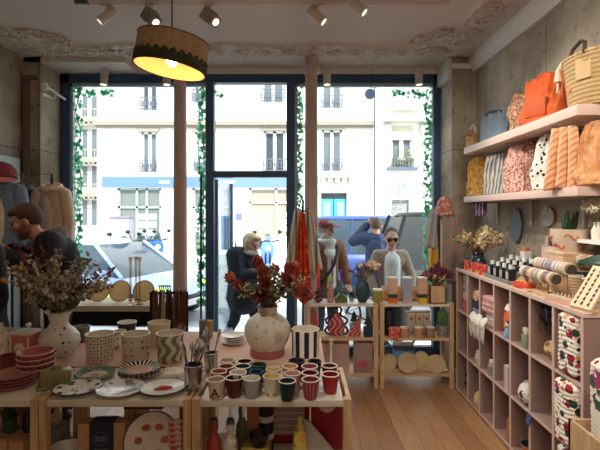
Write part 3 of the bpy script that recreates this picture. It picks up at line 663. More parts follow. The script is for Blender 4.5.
# outside: capped man with scarf and shoulder strap
t, D, hp, HR = person('person', 'man outside in a dark red cap and brown jacket with a black strap', (.33, 5.85, SZ), R(28), dict(el=(.27, .0, 1.14), wl=(.24, -.14, .95)), R(25), R(6), '#c9957a', ('short', '#8c8479'), '#7d5238', '#3a3c44', 1.76, '#cfc8bd', tee='#e3e0da', fat=1.2)
MB().ball(hp(0, .025, .07), .109, (.84, .96, .72), HR, 3).build('cap', solid('#8c2630', .8), t); MB().ball(hp(0, -.12, .075), .075, (.95, 1, .16), HR).build('cap_brim', solid('#8c2630', .8), t)
MB().torus(D['nk'] + Vector((0, -.01, .0)), .09, .045, 20, 8).ball(D['nk'] + Vector((0, -.09, -.09)), .075, (1.1, .6, 1.4)).build('scarf', solid('#cfccc6', .9, .15, 40), t, voxel=.012, smooth=2)
MB().tube([D['sl'] + Vector((-.05, .02, .09)), D['sl'] + Vector((-.08, -.14, -.02)), D['ch'] + Vector((0, -.21, -.1)), D['pel'] + Vector((-.14, -.19, .05)), D['pel'] + Vector((-.2, -.05, 0))], .018, 8).build('shoulder_strap', BLACK, t)
# outside: woman in sunglasses
t, D, hp, HR = person('person', 'woman in dark sunglasses and a taupe cardigan over a white top facing the window', (1.115, 5.56, SZ), R(4), dict(hd=(0, -.06, 1.58), nk=(0, -.02, 1.45), sl=(.16, 0, 1.38), sr=(-.16, 0, 1.38), el=(.27, .0, 1.12), er=(-.27, 0, 1.12), wl=(.22, -.16, .93), wr=(-.22, -.16, .93)), R(-8), R(8), '#cf9f87', ('back', '#5b4a3e'), '#a08c7c', '#3d3a3a', 1.68, tee='#e4e2e0', fat=.45)
for s in (-1, 1): MB().ball(hp(s*.036, -.098, .016), .031, (1.05, .35, .8), HR).build('sunglasses_lens', BLACK, t)
MB().tube([hp(-.076, -.02, .02), hp(-.066, -.095, .022), hp(0, -.108, .022), hp(.066, -.095, .022), hp(.076, -.02, .02)], .005, 6).build('sunglasses_frame', BLACK, t)
# outside: figure with an arm raised behind
t, D, hp, HR = person('person', 'person in a navy jacket with bare forearm raised to the head behind the bicycle', (1.20, 7.1, SZ), R(165), dict(el=(.36, -.06, 1.36), wl=(.14, -.06, 1.62), sl=(.19, 0, 1.42)), R(10), 0, '#c98f73', ('short', '#5a4636'), '#2f3a55', '#3a3f4a', 1.78, fat=1.3)

# ------------------------------------------------------------------ display furniture
def box_part(name, mat, par, *bb, bev=0): return MB().b2(*bb, bev=bev).build(name, mat, par)
def table(name, label, x0, x1, y0, y1, zt, zs, topm, legm, lw=.035):
    t = T(name, label, 'table', ((x0+x1)/2, (y0+y1)/2, 0)); w, d = (x1-x0)/2, (y1-y0)/2
    box_part('table_top', topm, t, -w+lw, w-lw, -d, d, zt-.03, zt, bev=.003)
    box_part('lower_shelf', topm, t, -w+lw, w-lw, -d, d, zs-.025, zs)
    for sx in (-1, 1):
        for sy in (-1, 1): box_part('leg', legm, t, min(sx*w, sx*(w-lw)), max(sx*w, sx*(w-lw)), min(sy*d, sy*(d-lw)), max(sy*d, sy*(d-lw)), 0, zt+.004)
        box_part('side_rail', legm, t, min(sx*w, sx*(w-.02)), max(sx*w, sx*(w-.02)), -d+lw, d-lw, zt-.07, zt+.002)
    return t
ZT, ZS = .75, .40
table('display_table', 'pine table with cream top holding the pink bowl stack, partly out of frame', -1.98, -1.183, 2.03, 2.45, ZT, ZS, CREAM, PINE)
table('display_table', 'pine table with cream top holding the patterned plates', -1.178, -.492, 2.03, 2.45, ZT, ZS, CREAM, PINE)
table('display_table', 'pine table with cream top crowded with small coloured cups', -.487, .232, 2.03, 2.45, ZT, ZS, CREAM, PINE)
rt = T('back_table', 'long table behind the plates under a salmon pink cloth holding vases and pots', 'table', (-.83, 2.84, 0))
SAL = solid('#d6b09c', .7, .06, 6)
box_part('table_top', SAL, rt, -.93, .97, -.36, .36, .72, .75, bev=.003); box_part('table_edge', solid('#8a3b35', .6), rt, -.93, .97, -.365, -.36, .70, .745)
for sx in (-.87, .93):
    for sy in (-.32, .32): box_part('leg', PINE, rt, sx-.02, sx+.02, sy-.02, sy+.02, 0, .72)
# black bench in the window with cream runner
bt = T('window_bench', 'black display bench in the window carrying the straw plates', 'bench', (-1.72, 4.42, 0))
box_part('bench_top', BLACK, bt, -.62, .46, -.2, .2, .67, .715); box_part('apron', BLACK, bt, -.6, .44, -.19, -.17, .53, .67)
for sx in (-.58, .42):
    for sy in (-.17, .17): box_part('leg', BLACK, bt, sx-.025, sx+.025, sy-.025, sy+.025, 0, .67)
tag(MB().b2(-.6, .38, -.21, .17, 0, .006).b2(-.6, .38, -.216, -.21, -.045, .006).build('table_runner', solid('#d6cbb8', .9, .1), loc=(-1.72, 4.42, .715)), 'cream cloth runner lying on the black window bench', 'runner')
# window shelf units
def shelf_unit(label, x0, x1):
    t = T('shelf_unit', label, 'shelf unit', ((x0+x1)/2, 4.22, 0)); w = (x1-x0)/2
    for z in (.762, .452, .124): box_part('shelf_board', CREAM if z > .7 else PINEX, t, -w, w, -.13, .13, z-.022, z)
    for sx in (-1, 1):
        for sy in (-1, 1): box_part('post', PINE, t, sx*w-.017, sx*w+.017, sy*.13-.017, sy*.13+.017, 0, .775)
        for z in (.71, .40, .075): box_part('rail', PINE, t, sx*w-.01, sx*w+.01, -.12, .12, z-.015, z+.015)
    return t
shelf_unit('pine shelf unit by the pillar with wavy vase and pink boards', .075, .69)
shelf_unit('pine shelf unit next to the cubby cabinet with three boxed candles on top', .745, 1.375)
# pink cubby cabinet
ZC = 1.097
cc = T('cubby_cabinet', 'long dusty pink cabinet of three rows of open cubbies along the concrete wall', 'cabinet', (1.41, 2.246, 0)); P_ = .2563; LEN = 7*P_; DP = .392
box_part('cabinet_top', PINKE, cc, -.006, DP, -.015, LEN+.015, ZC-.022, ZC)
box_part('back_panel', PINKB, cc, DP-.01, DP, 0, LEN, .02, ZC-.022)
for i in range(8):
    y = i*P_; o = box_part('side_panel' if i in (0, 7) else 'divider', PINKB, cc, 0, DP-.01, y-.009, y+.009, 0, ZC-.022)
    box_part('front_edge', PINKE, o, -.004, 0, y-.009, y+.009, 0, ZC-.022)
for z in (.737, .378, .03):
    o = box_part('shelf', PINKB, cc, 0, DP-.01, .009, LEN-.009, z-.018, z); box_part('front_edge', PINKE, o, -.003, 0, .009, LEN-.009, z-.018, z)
# wall shelves
def wall_shelf(label, z, th):
    t = T('wall_shelf', label, 'shelf', (1.54, 2.5, z)); box_part('board', PINKE, t, 0, .268, 0, 1.73, -th, 0, bev=.002)
    for y in (.35, 1.0, 1.6):
        MB().b2(.05, .265, y-.01, y+.01, -th-.012, -th).b2(.25, .268, y-.01, y+.01, -th-.2, -th).build('bracket', solid('#c9bfb6', .5), t)
wall_shelf('upper pale pink wall shelf carrying the straw basket and orange bag', 2.2, .06)
wall_shelf('lower pale pink wall shelf full of folded fabric bags', 1.743, .052)
# ------------------------------------------------------------------ lamps
def spot_light(parent, loc, tgt, e, size=70, col=(1, .94, .86)):
    l = bpy.data.lights.new('spot', 'SPOT'); l.energy = e; l.spot_size = R(size); l.spot_blend = .7; l.color = col; l.shadow_soft_size = .05
    o = bpy.data.objects.new('spot_lamp', l); C.objects.link(o); o.parent = parent; o.location = loc
    o.rotation_euler = (Vector(tgt)).to_track_quat('-Z', 'Y').to_euler()
tr = T('ceiling_track', 'thin dark spotlight track running across the ceiling', 'track', (-.2, 3.4, 3.185)); MB().b2(-1.5, 1.3, -.012, .012, -.012, .012).build('rail', solid('#5a5350', .5), tr)
tr2 = T('ceiling_track', 'unseen second spotlight track above the camera, added to light the shop', 'track', (.2, .9, 3.185)); MB().b2(-1.3, 1.3, -.012, .012, -.012, .012).build('rail', solid('#5a5350', .5), tr2)  # out of view, added to carry the extra spots
def track_spot(label, x, y, d, e, style='can', L=.15, r=.036, z=3.172, group=None, size=70):
    t = T('track_spotlight', label, 'spotlight', (x, y, z), 0, group); d = Vector(d).normalized(); q = d.to_track_quat('Z', 'Y').to_matrix().to_4x4()
    HSG = solid('#c9c2b9', .5, .05); c = Vector((0, 0, -.09))
    MB().b2(-.035, .035, -.018, .018, -.02, .012).tube([(0, 0, -.02), (0, 0, -.09)], .009).build('bracket', HSG, t)
    if style == 'can': MB().lathe([(0, -L/2), (r, -L/2), (r, L/2), (r*.82, L/2), (r*.8, L/2-.02), (0, L/2-.02)], c, 24, M=q).build('housing', HSG, t)
    else: MB().box(c, (.1, .09, .07), rot=q).box(c+d*.06, (.08, .075, .06), rot=q).build('housing', solid('#8d857d', .5), t)
    MB().lathe([(0, 0), (r*.75, 0), (r*.75, .004), (0, .004)], c+d*(L/2-.012 if style == 'can' else .09), 20, M=q).build('lens', emis('#fff0d8', 1.1), t)
    if e: spot_light(t, c+d*(L/2+.03), d, e, size)
track_spot('tilted cylinder spotlight at the end of the track away from the shelves', XP(107, 3.4), 3.4, (-.55, -.2, -.6), 14)
track_spot('square spotlight on the track above the oval lampshade', XP(150, 3.4), 3.4, (.5, -.3, -.6), 22, 'box')
track_spot('square spotlight on the track just past the oval lampshade', XP(209, 3.4), 3.4, (.6, -.35, -.65), 22, 'box')
track_spot('tilted cylinder spotlight on the track above the pillar with scarves', XP(317, 3.4), 3.4, (.62, -.12, -.6), 34)
track_spot('short bright spotlight at the top of the picture aimed at the shelves', XP(357, 3.25), 3.25, (.75, -.2, -.7), 28)
for x, lb in ((104, 'small white cylinder spot above the hanging beige jacket side of the window'), (167, 'small white cylinder spot beside the lampshade at the window head'), (327, 'small white cylinder spot beside the pillar top at the window head'), (419, 'small white cylinder spot near the hanging disc at the window head')):
    track_spot(lb, XP(x, 4.85), 4.85, (0, -.12, -1), 6, 'can', .17, .042, 3.14, 'spots along the window head', 80)
for x, tg in ((-.6, (.75, .6, -.65)), (.5, (.6, .7, -.75)), (1.1, (.35, .8, -.8))): track_spot('unseen added cylinder spotlight above the camera aimed at the %s' % {-.6: 'cubby cabinet', .5: 'rolled quilts', 1.1: 'cabinet top'}[x], x, .9, tg, 36, size=95)  # out-of-view spots added for camera-side light on the cabinet
for k, (x, lb) in enumerate(((-1.1, 'outermost'), (-.3, 'inner'), (.25, 'middle'), (.8, 'last'))):
    track_spot(lb+' unseen fill spotlight above the camera, added to bounce off the back wall', x, .9, (0.1-.1*x, -1, -.35), 42, size=120)  # added fill: bounces off the back wall onto surfaces facing the camera
# oval lampshade
t = T('pendant_lamp', 'woven drum pendant lampshade with dark green scalloped trim', 'lamp', (XP(172, 2.64), 2.64, 2.52)); TL = Matrix.Rotation(R(9), 4, 'Y'); n = 56; r0 = .205; h = .172
def weave():
    N = NT('woven_shade', .85); X = N.math('SINE', N.math('MULTIPLY', N.axis('ang'), 900)); Z = N.math('SINE', N.math('MULTIPLY', N.axis('z'), 1400)); f = N.math('MULTIPLY', X, Z); N.bump(f, .3, .002)
    col = N.mix(N.math('MULTIPLY_ADD', f, .25, N.noise(40, 3).outputs[0]), lin('#a8845c'), lin('#dcc09a')); N.out(col); tr = N.n('ShaderNodeBsdfTranslucent'); N.L(col, tr.inputs[0]); mx = N.n('ShaderNodeMixShader'); mx.inputs[0].default_value = .3
    N.L(N.b.outputs[0], mx.inputs[1]); N.L(tr.outputs[0], mx.inputs[2]); N.L(mx.outputs[0], N.t.nodes['Material Output'].inputs[0]); return N.m
def inner():
    N = NT('shade_lining', .8); return N.out(lin('#e8b878'))
m = MB(); m.lathe([(r0, -h/2), (r0*1.0, 0), (r0, h/2)], n=n, M=TL); m.build('shade', weave(), t)
m = MB(); m.lathe([(r0-.006, -h/2), (r0-.006, h/2), ], n=n, M=TL); m.build('lining', inner(), t)
m = MB(); A = []
for i in range(224):
    a = 2*pi*i/224; top = -h/2+.05+.022*abs(sin(a*14)); A.append([m.bm.verts.new(TL @ Vector(((r0+.004)*cos(a), (r0+.004)*sin(a), z))) for z in (-h/2-.004, top)])
for i in range(224): j = (i+1) % 224; m.bm.faces.new([A[i][0], A[j][0], A[j][1], A[i][1]])
m.build('scalloped_trim', solid('#3a3d2a', .85), t, solid=.004)
MB().torus((0, 0, 0), r0, .004, 56, 6, (TL @ Matrix.Translation((0, 0, h/2))).to_3x3()).build('rim_wire', solid('#6d5236', .6), t, loc=TL @ Vector((0, 0, h/2)))
MB().tube([(0, 0, -.02), (0, 0, .66)], .004).build('cord', BLACK, t)
MB().tube([TL @ Vector((-r0, 0, h/2-.01)), (0, 0, .06), TL @ Vector((r0, 0, h/2-.01))], .004).tube([(0, 0, .06), (0, 0, .0)], .018).build('bulb_holder', IRON, t)
bl = MB().ball((0, 0, -.03), .034, (1, 1, 1.2)).build('bulb', emis('#ffe2b0', 5), t)
pl = bpy.data.lights.new('bulb_light', 'POINT'); pl.energy = 2.2; pl.color = (1, .72, .4); pl.shadow_soft_size = .05; po = bpy.data.objects.new('bulb_light', pl); C.objects.link(po); po.parent = t; po.location = (0, 0, -.09)
t = T('hanging_disc', 'blue grey round disc hanging on a thread in the window', 'disc', (XP(370, 4.95), 4.95, ZP(94, 4.95)))
MB().lathe([(0, -.003), (.058, -.003), (.058, .003), (0, .003)], n=32, M=Matrix.Rotation(pi/2, 4, 'X')).build('disc', film('#a8bcd8', '#b8c8de'), t); MB().tube([(0, 0, .055), (.03, 0, .28)], .0025, 5).build('thread', IRON, t)
# ------------------------------------------------------------------ tableware on the tables
def cup(name, label, cat, x, y, z, rt, rb, h, out, rim=None, inner=None, group=None, wall=.004, bulge=0, rimr=.003):
    t = T(name, label, cat, (x, y, z), random.random()*6, group); m = MB()
    pr = [(0, 0), (rb*.9, 0), (rb, .004)] + [(rb+(rt-rb)*q+bulge*sin(pi*q), .004+(h-.004)*q) for q in (.2, .4, .6, .8, 1)]
    m.lathe(pr, n=32).build('cup_body' if name == 'cup' else 'body', out, t)
    MB().lathe([(rt-wall*.3, h), (rt-wall, h-.002), (rb-wall+(rt-rb)*.2, .012), (0, .01)], n=32).build('inside', inner or rim or out, t)
    if rim: MB().torus((0, 0, h), rt-wall*.5, rimr, 32, 6).build('rim', rim, t)
    return t
CRM = solid('#e6ddcb', .35, .05)
def glaze(c): return solid(c, .3, .1, 40)
cups = [  # rim px x0, x1, rim y, outside, rim, inside, label
 (207, 225, 379, '#cfc6b4', CRM, '#c9a58e', 'cream cup with a dark red letter A at the front of the cup table'),
 (225.5, 243, 377.4, '#5c2a2e', CRM, '#3f2026', 'dark plum cup beside the cup with the letter A'),
 (243, 260.5, 378, 'S1', CRM, '#d8d2c4', 'cream cup with grey violet streaks in the front row'),
 (262.7, 281, 376, 'S2', CRM, '#d8c47e', 'cream cup with a pale yellow inside in the front row'),
 (278.5, 296, 380.5, '#1f3036', CRM, '#183c40', 'blackish teal cup on a dark foot in the front row'),
 (301.5, 319.5, 379, 'S3', CRM, '#8c3946', 'dark crimson cup with vertical pink stripes in the front row'),
 (321.5, 339, 374, '#a32a30', CRM, '#8c1d26', 'bright red cup nearest the table end in the front row'),
 (210.7, 227, 371, '#b5583f', CRM, '#b3563c', 'orange terracotta cup just behind the cup with the letter A'),
 (229.3, 246.7, 372, '#d3ccbb', WHITE, '#d2c8b2', 'plain off white cup behind the dark plum cup'),
 (249, 263, 371.5, '#27426e', glaze('#27426e'), '#1d335c', 'cobalt blue cup in the second row'),
 (284, 301, 373, '#c79c8c', CRM, '#c89c90', 'dusty pink cup right behind the blackish teal cup'),
 (301.5, 318.5, 372.5, '#83202f', CRM, '#6d1626', 'crimson cup right behind the pink striped cup'),
 (218.4, 234, 366, '#8b4030', CRM, '#8a3e2e', 'red brown cup in the third row'),
 (234.7, 250.7, 366, '#1e4550', CRM, '#173a44', 'deep teal cup in the third row'),
 (251, 266.5, 364.5, '#27493a', glaze('#27493a'), '#234536', 'bottle green cup in the third row'),
 (265.5, 281, 369, '#d3c07c', CRM, '#d8c884', 'butter yellow cup behind the cream cup with yellow inside'),
 (282, 298, 366, '#c79a62', CRM, '#cfa66c', 'tan ochre cup behind the dusty pink cup'),
 (301.3, 318, 366, '#93404f', CRM, '#9a4a58', 'rose red cup in the third row'),
 (321.7, 337.3, 365.5, '#5f2430', CRM, '#5a2a38', 'wine red cup behind the bright red cup'),
 (220, 235, 360, '#cdbfa8', CRM, '#c8ab94', 'beige cup at the back beside the cutlery'),
 (237, 252.5, 361, '#32222a', CRM, '#3a2328', 'black brown cup in the back row'),
 (288.5, 305, 360.5, '#3c2130', glaze('#3c2130'), '#3a1f2e', 'dark purple cup in the back row'),
 (308, 321.5, 361, '#17191f', glaze('#22252c'), '#101216', 'black cup in the back row')]
SM = {'S1': stripes('#d6cfc0', '#8d8290', 46, 'ang', .7), 'S2': dots('#d8d0bc', '#b7a05a', 34, .3), 'S3': stripes('#6a1f2c', '#b4606a', 14, 'ang', .7)}
for k, (a, b, y, o_, rim, ins, lab) in enumerate(cups):
    d = 343/(y-212); W = (b-a)/F*d; z = .087*1.0
    if k in (4, 5): z = .087
    t = cup('cup', lab, 'cup', XP((a+b)/2, d), d, ZT, W/2, W/2*.72, z, SM.get(o_) or glaze(o_), rim, glaze(ins), 'small coloured cups on the cup table')
    if k == 0:
        t.rotation_euler = (0, 0, 0); m = MB(); rr = W/2*.87
        def seg(p, q, wd=.0075):
            for (x0, z0), (x1, z1) in ((p, q),):
                P_a = [Vector((x, -math.sqrt(max(0, (W/2*(.72+.28*zz/.087))**2-x*x))-.0012, zz)) for x, zz in ((x0+(x1-x0)*i/6, z0+(z1-z0)*i/6) for i in range(7))]; m.tube(P_a, wd/2, 6)
        seg((-.016, .018), (0, .056)); seg((.016, .018), (0, .056)); seg((-.009, .033), (.009, .033)); seg((-.026, .018), (-.01, .018), .005); seg((.01, .018), (.026, .018), .005)
        m.build('letter', solid('#8a2026', .4), t)
    if k == 4: MB().lathe([(W*.24, 0), (W*.3, .004), (W*.22, .016), (W*.36, .03), (W*.36, .031)], n=28).build('foot_ring', glaze('#12181b'), t)
def plate(name, label, x, y, z, r, mat, rim=None, centre=None, cat='plate', dep=.018, group=None, rz=0, tilt=None):
    t = T(name, label, cat, (x, y, z), rz, group)
    MB().lathe([(0, 0), (r*.55, 0), (r*.62, .004), (r*.97, dep), (r, dep+.002), (r*.99, dep+.004), (r*.6, .009), (0, .006)], n=40).build('dish', mat, t)
    if rim: MB().torus((0, 0, dep+.002), r*.99, .004, 40, 6).build('rim', rim, t)
    if centre: centre(t, r)
    if tilt: t.rotation_euler = tilt
    return t
def pp(x0, x1, yc, zr=.768): d = (1.6-zr)*F/(yc-212); return XP((x0+x1)/2, d), d, (x1-x0)/F*d/2
PW = solid('#e8e4db', .18, .04)
x, y, r = pp(76, 114, 373); plate('plate', 'pale plate with a wide blue green rim behind the heart plate', x, y, ZT, r, PW, None, lambda t, r: (MB().lathe([(r*.62, .010), (r*.98, .0235), (r*1.0, .02), (r*.96, .0265), (r*.62, .0145)], n=40).build('painted_rim', dots('#5f8078', '#a9bfae', 60, .3), t), MB().lathe([(0, .0075), (r*.22, .0085), (r*.24, .007)], n=20).build('painted_motif', solid('#a59a5f'), t)))
def hearts(t, r):
    for k in range(7):
        a = k*2*pi/7+.5; m = MB(); n_ = 16
        vs = [m.bm.verts.new((.015*.06*16*sin(q)**3*.9, .014*.06*(13*cos(q)-5*cos(2*q)-2*cos(3*q)-cos(4*q)), 0)) for q in (2*pi*i/n_ for i in range(n_))]; m.bm.faces.new(vs)
        m.build('painted_heart', solid('#2b2630'), t, loc=(r*.78*cos(a), r*.78*sin(a), .0175), rot=(0, 0, a-pi/2), solid=.002)
    MB().lathe([(0, .0072), (r*.3, .0085), (r*.33, .0072)], n=24).build('painted_motif', dots('#d9d3c8', '#7d7a82', 50, .35), t)
x, y, r = pp(55, 101, 387); plate('plate', 'white plate with small dark hearts on its rim at the front', x, y, ZT, r, PW, solid('#3a3a40', .3), hearts)
x, y, r = pp(98, 143, 388); plate('plate', 'shiny white plate with grey marbled swirls at the front', x, y, ZT, r, stripes('#e2e0dc', '#8f8d92', 9, 'x', .6, 2.2, 9, .15), PW)
def chili(t, r):
    MB().tube([(-.03, -.01, .011), (-.005, .002, .014), (.02, .004, .014), (.038, .016, .012)], [.008, .013, .009, .003]).build('painted_chilli', solid('#c2352e', .3), t)
    MB().tube([(-.03, -.01, .011), (-.042, -.006, .012)], .003).build('painted_stalk', solid('#4a5a6a', .3), t)
x, y, r = pp(141, 186, 387); plate('plate', 'white plate painted with a red chilli beside the cutlery cup', x, y, ZT, r, PW, solid('#34343a', .3), chili)
for k in range(3):
    x, y, r = pp(119, 160, 372); plate('plate', ['cream plate with black striped rim, lowest of the striped stack', 'cream plate with black striped rim in the middle of the striped stack', 'cream plate with black striped rim and blush centre on top of the striped stack'][k], x, y, ZT+.011*k, r, stripes('#ece6da', '#2b2a2e', 26, 'ang', .62), None, lambda t, r: MB().lathe([(0, .0085), (r*.6, .0115), (r*.62, .009)], n=32).build('centre', solid('#dcb9a2', .25), t), group='striped plates')
def napkin(label, x, y, z, w, d, mat, rz=0, cat='napkin', name='napkin', th=.012): 
    t = T(name, label, cat, (x, y, z), rz); MB().box((0, 0, th/2), (w, d, th), bev=.003).build('fold', mat, t); MB().box((.002, .003, th+.003), (w*.96, d*.94, .006), bev=.002).build('top_fold', mat, t); return t
napkin('white napkin with small red brown prints behind the chilli plate', -.63, 2.37, ZT, .17, .12, dots('#e9dfd2', '#a5503e', 34, .28), R(12))
# pink plates and bowls
for k in range(4): plate('plate', ['lowest', 'second', 'third', 'topmost'][k]+' pink plate of the stack at the table edge', XP(14, 2.2), 2.2, ZT+.0145*k, .096, solid('#b9776e', .35, .1, 30), solid('#8d4a48', .35), group='pink plate stack')
for k in range(4):
    t = T('bowl', ['lowest', 'second', 'third', 'topmost'][k]+' dusty red patterned bowl of the stack behind the pink plates', 'bowl', (XP(36, 2.32), 2.32, ZT+.026*k), k, 'red bowl stack')
    m = gridm('#a05454', '#7a3038', 16, 38, .25) if k < 3 else solid('#a05454', .35)
    MB().lathe([(0, 0), (.045, 0), (.05, .006), (.078, .035), (.088, .055), (.0885, .057), (.085, .056), (.07, .03), (.04, .012), (0, .011)], n=36).build('bowl_body', m, t)
    MB().torus((0, 0, .056), .087, .003, 36, 6).build('rim', solid('#d9aaa0', .3), t)
t = T('butter_dish', 'olive green ridged butter dish beside the red bowl stack', 'dish', (XP(56, 2.2), 2.2, ZT), R(25)); OLV = solid('#7c7a4a', .3, .1, 30)
m = MB(); m.box((0, 0, .045), (.135, .082, .07), bev=.012)
for q in range(9): 
    for s in (-1, 1): m.box((-.055+q*.0138, s*.041, .042), (.007, .006, .056))
m.build('lid', OLV, t); MB().box((0, 0, .007), (.16, .105, .014), bev=.005).build('tray', OLV, t); MB().tube([(-.02, 0, .078), (-.015, 0, .094), (.015, 0, .094), (.02, 0, .078)], .007).build('handle', OLV, t)
for x_, z_, lb in ((8, 0, 'dark red mug behind the pink plates'),):
    t = cup('mug', lb, 'mug', XP(x_, 2.4), 2.4, ZT, .042, .04, .085, glaze('#7c2f33'), glaze('#7c2f33')); MB().tube([(.04, 0, .07), (.07, 0, .065), (.07, 0, .025), (.04, 0, .02)], .007).build('handle', glaze('#7c2f33'), t); t.rotation_euler = (0, 0, -.4)
# back table, vases and pots
def spots(bgc, c, sc, th): return dots(bgc, c, sc, th, .35)
ZR = .75
cup('pot', 'white pot with red spots at the frame edge on the salmon cloth', 'pot', XP(2, 2.62), 2.62, ZR, .085, .08, .155, spots('#e2d6c4', '#b94a48', 14, .33), CRM)
t = T('carton_vase', 'salmon red carton shaped vase with a pale panel beside the spotted vase', 'vase', (XP(25, 2.6), 2.6, ZR), R(-6))
MB().box((0, 0, .075), (.12, .09, .15), bev=.004).build('body', solid('#c2705c', .4), t); MB().b2(-.065, .065, -.05, .05, .15, .168, bev=.003).build('top_band', CRM, t)
MB().lathe([(0, 0), (.03, 0), (.03, .003), (0, .003)], n=24, M=Matrix.Rotation(pi/2, 4, 'X')).b2(-.03, .03, -.003, 0, -.045, 0).build('arch_label', CRM, t, loc=(0, -.045, .075)); MB().b2(-.058, -.05, -.048, -.044, .02, .14).b2(.05, .058, -.048, -.044, .02, .14).build('stripe', CRM, t)
t = T('perfume_bottle', 'small clear bottle with a white ball stopper behind the salmon carton vase', 'bottle', (XP(28.5, 2.8), 2.8, ZR)); MB().lathe([(0, 0), (.022, 0), (.024, .01), (.024, .11), (.012, .122), (.012, .13), (0, .13)], n=20).build('body', solid('#cfcac0', .15), t); MB().ball((0, 0, .147), .017).build('stopper', WHITE, t)
SPV = spots('#d9d2c4', '#37363d', 24, .22)
t = T('vase', 'white vase with dark blots holding the dried wild flowers', 'vase', (XP(59, 2.68), 2.68, ZR))
MB().lathe([(0, 0), (.075, 0), (.1, .03), (.117, .075), (.112, .115), (.085, .15), (.055, .175), (.05, .2), (.058, .235), (.075, .262), (.078, .264), (.072, .26), (.05, .23), (.042, .2), (.05, .17), (0, .1)], n=40).build('vase_body', SPV, t)
cup('pot', 'tall cream pot with a dark grid and red dots on the salmon cloth', 'pot', XP(100, 2.575), 2.575, ZR, .079, .07, .155, gridm('#d6cbb6', '#33405e', 12/1.0, 27, .07, '#b5453a'), CRM)
cup('pot', 'tall cream pot with brown spots next to the grid pot', 'pot', XP(136, 2.575), 2.575, ZR, .078, .074, .155, dots('#cbc0a6', '#6b4a3f', 26, .2, rnd=.35), CRM)
cup('pot', 'tall cream pot with wavy olive stripes next to the brown spotted pot', 'pot', XP(170, 2.58), 2.58, ZR, .078, .068, .157, stripes('#cfc7b0', '#7d785e', 8, 'ang', .5, 0, 1, .4, 0, (62, .28)), CRM)
cup('pot', 'plain beige pot half hidden between the spotted and wavy pots', 'pot', XP(159, 2.86), 2.86, ZR, .07, .062, .15, solid('#d9bf92', .5), CRM)
cup('pot', 'white mug with red scribbles hidden between the grid and spotted pots', 'mug', XP(119, 2.8), 2.8, ZR, .042, .04, .11, dots('#ece6dc', '#a04a4a', 36, .3), CRM)
cup('bowl', 'black bowl with a white rim behind the spotted pot', 'bowl', XP(127, 3.05), 3.05, ZR, .062, .05, .105, solid('#24252b', .3), WHITE)
cup('pot', 'dark grey pot behind the spotted vase and the grid pot', 'pot', XP(81, 2.95), 2.95, ZR, .055, .045, .1, solid('#6a6865', .5), solid('#9a968e', .4))
def bottle_can(name, label, cat, px, d, z, r, h, mat, top, toph=.3):
    t = T(name, label, cat, (XP(px, d), d, z)); MB().lathe([(0, 0), (r, 0), (r, h*.62), (r*.85, h*.68), (r*.4, h*.76), (r*.4, h*.86), (0, h*.86)], n=24).build('body', mat, t); MB().lathe([(0, h*.86), (r*.46, h*.86), (r*.42, h), (0, h)], n=16).build('cap', top, t); return t
for k in range(4): plate('plate', ['lowest', 'second', 'third', 'topmost'][k]+' plain white plate of the stack by the big pale vase', XP(233, 2.9), 2.9, ZR+.013*k, .075, PW, group='white plate stack')
t = T('incense_box', 'grey upright box behind the white plates near the door post', 'box', (XP(203, 3.05), 3.05, ZR)); MB().b2(-.022, .022, -.02, .02, 0, .118, bev=.002).build('box_body', solid('#6f675f', .7), t); MB().b2(-.023, .023, -.021, .021, .09, .119, bev=.002).build('lid', solid('#7a7168', .7), t)
t = T('incense_box', 'ochre upright box beside the grey box near the door post', 'box', (XP(210, 3.05), 3.05, ZR)); MB().b2(-.016, .016, -.02, .02, 0, .115, bev=.002).build('box_body', solid('#a98b4a', .7), t); MB().b2(-.017, .017, -.021, .021, .09, .116, bev=.002).build('lid', solid('#b59852', .7), t)
# big pale vase with red base
t = T('vase', 'big pale vase with a red band at its foot holding dark red proteas', 'vase', (XP(267.5, 2.68), 2.68, ZR))
MB().lathe([(.098, .045), (.122, .085), (.137, .135), (.136, .17), (.115, .21), (.082, .235), (.06, .25), (.056, .275), (.062, .29), (.064, .292), (.058, .288), (.05, .27), (.06, .2), (0, .1)], n=44).build('vase_body', floral('#d8ccba', ('#b9b09a', '#cfc0aa', '#d8ccba', '#a8a48c'), 13, .36, .45), t)
MB().lathe([(0, 0), (.1, 0), (.104, .01), (.1, .045), (.0, .045)], n=44).build('foot_band', solid('#a8605a', .4), t)
t = cup('pot', 'white pot with wide black vertical stripes beside the big pale vase', 'pot', XP(305.5, 2.68), 2.68, ZR, .083, .08, .155, stripes('#e8e3d8', '#1e1e24', 9, 'ang', .5), CRM)
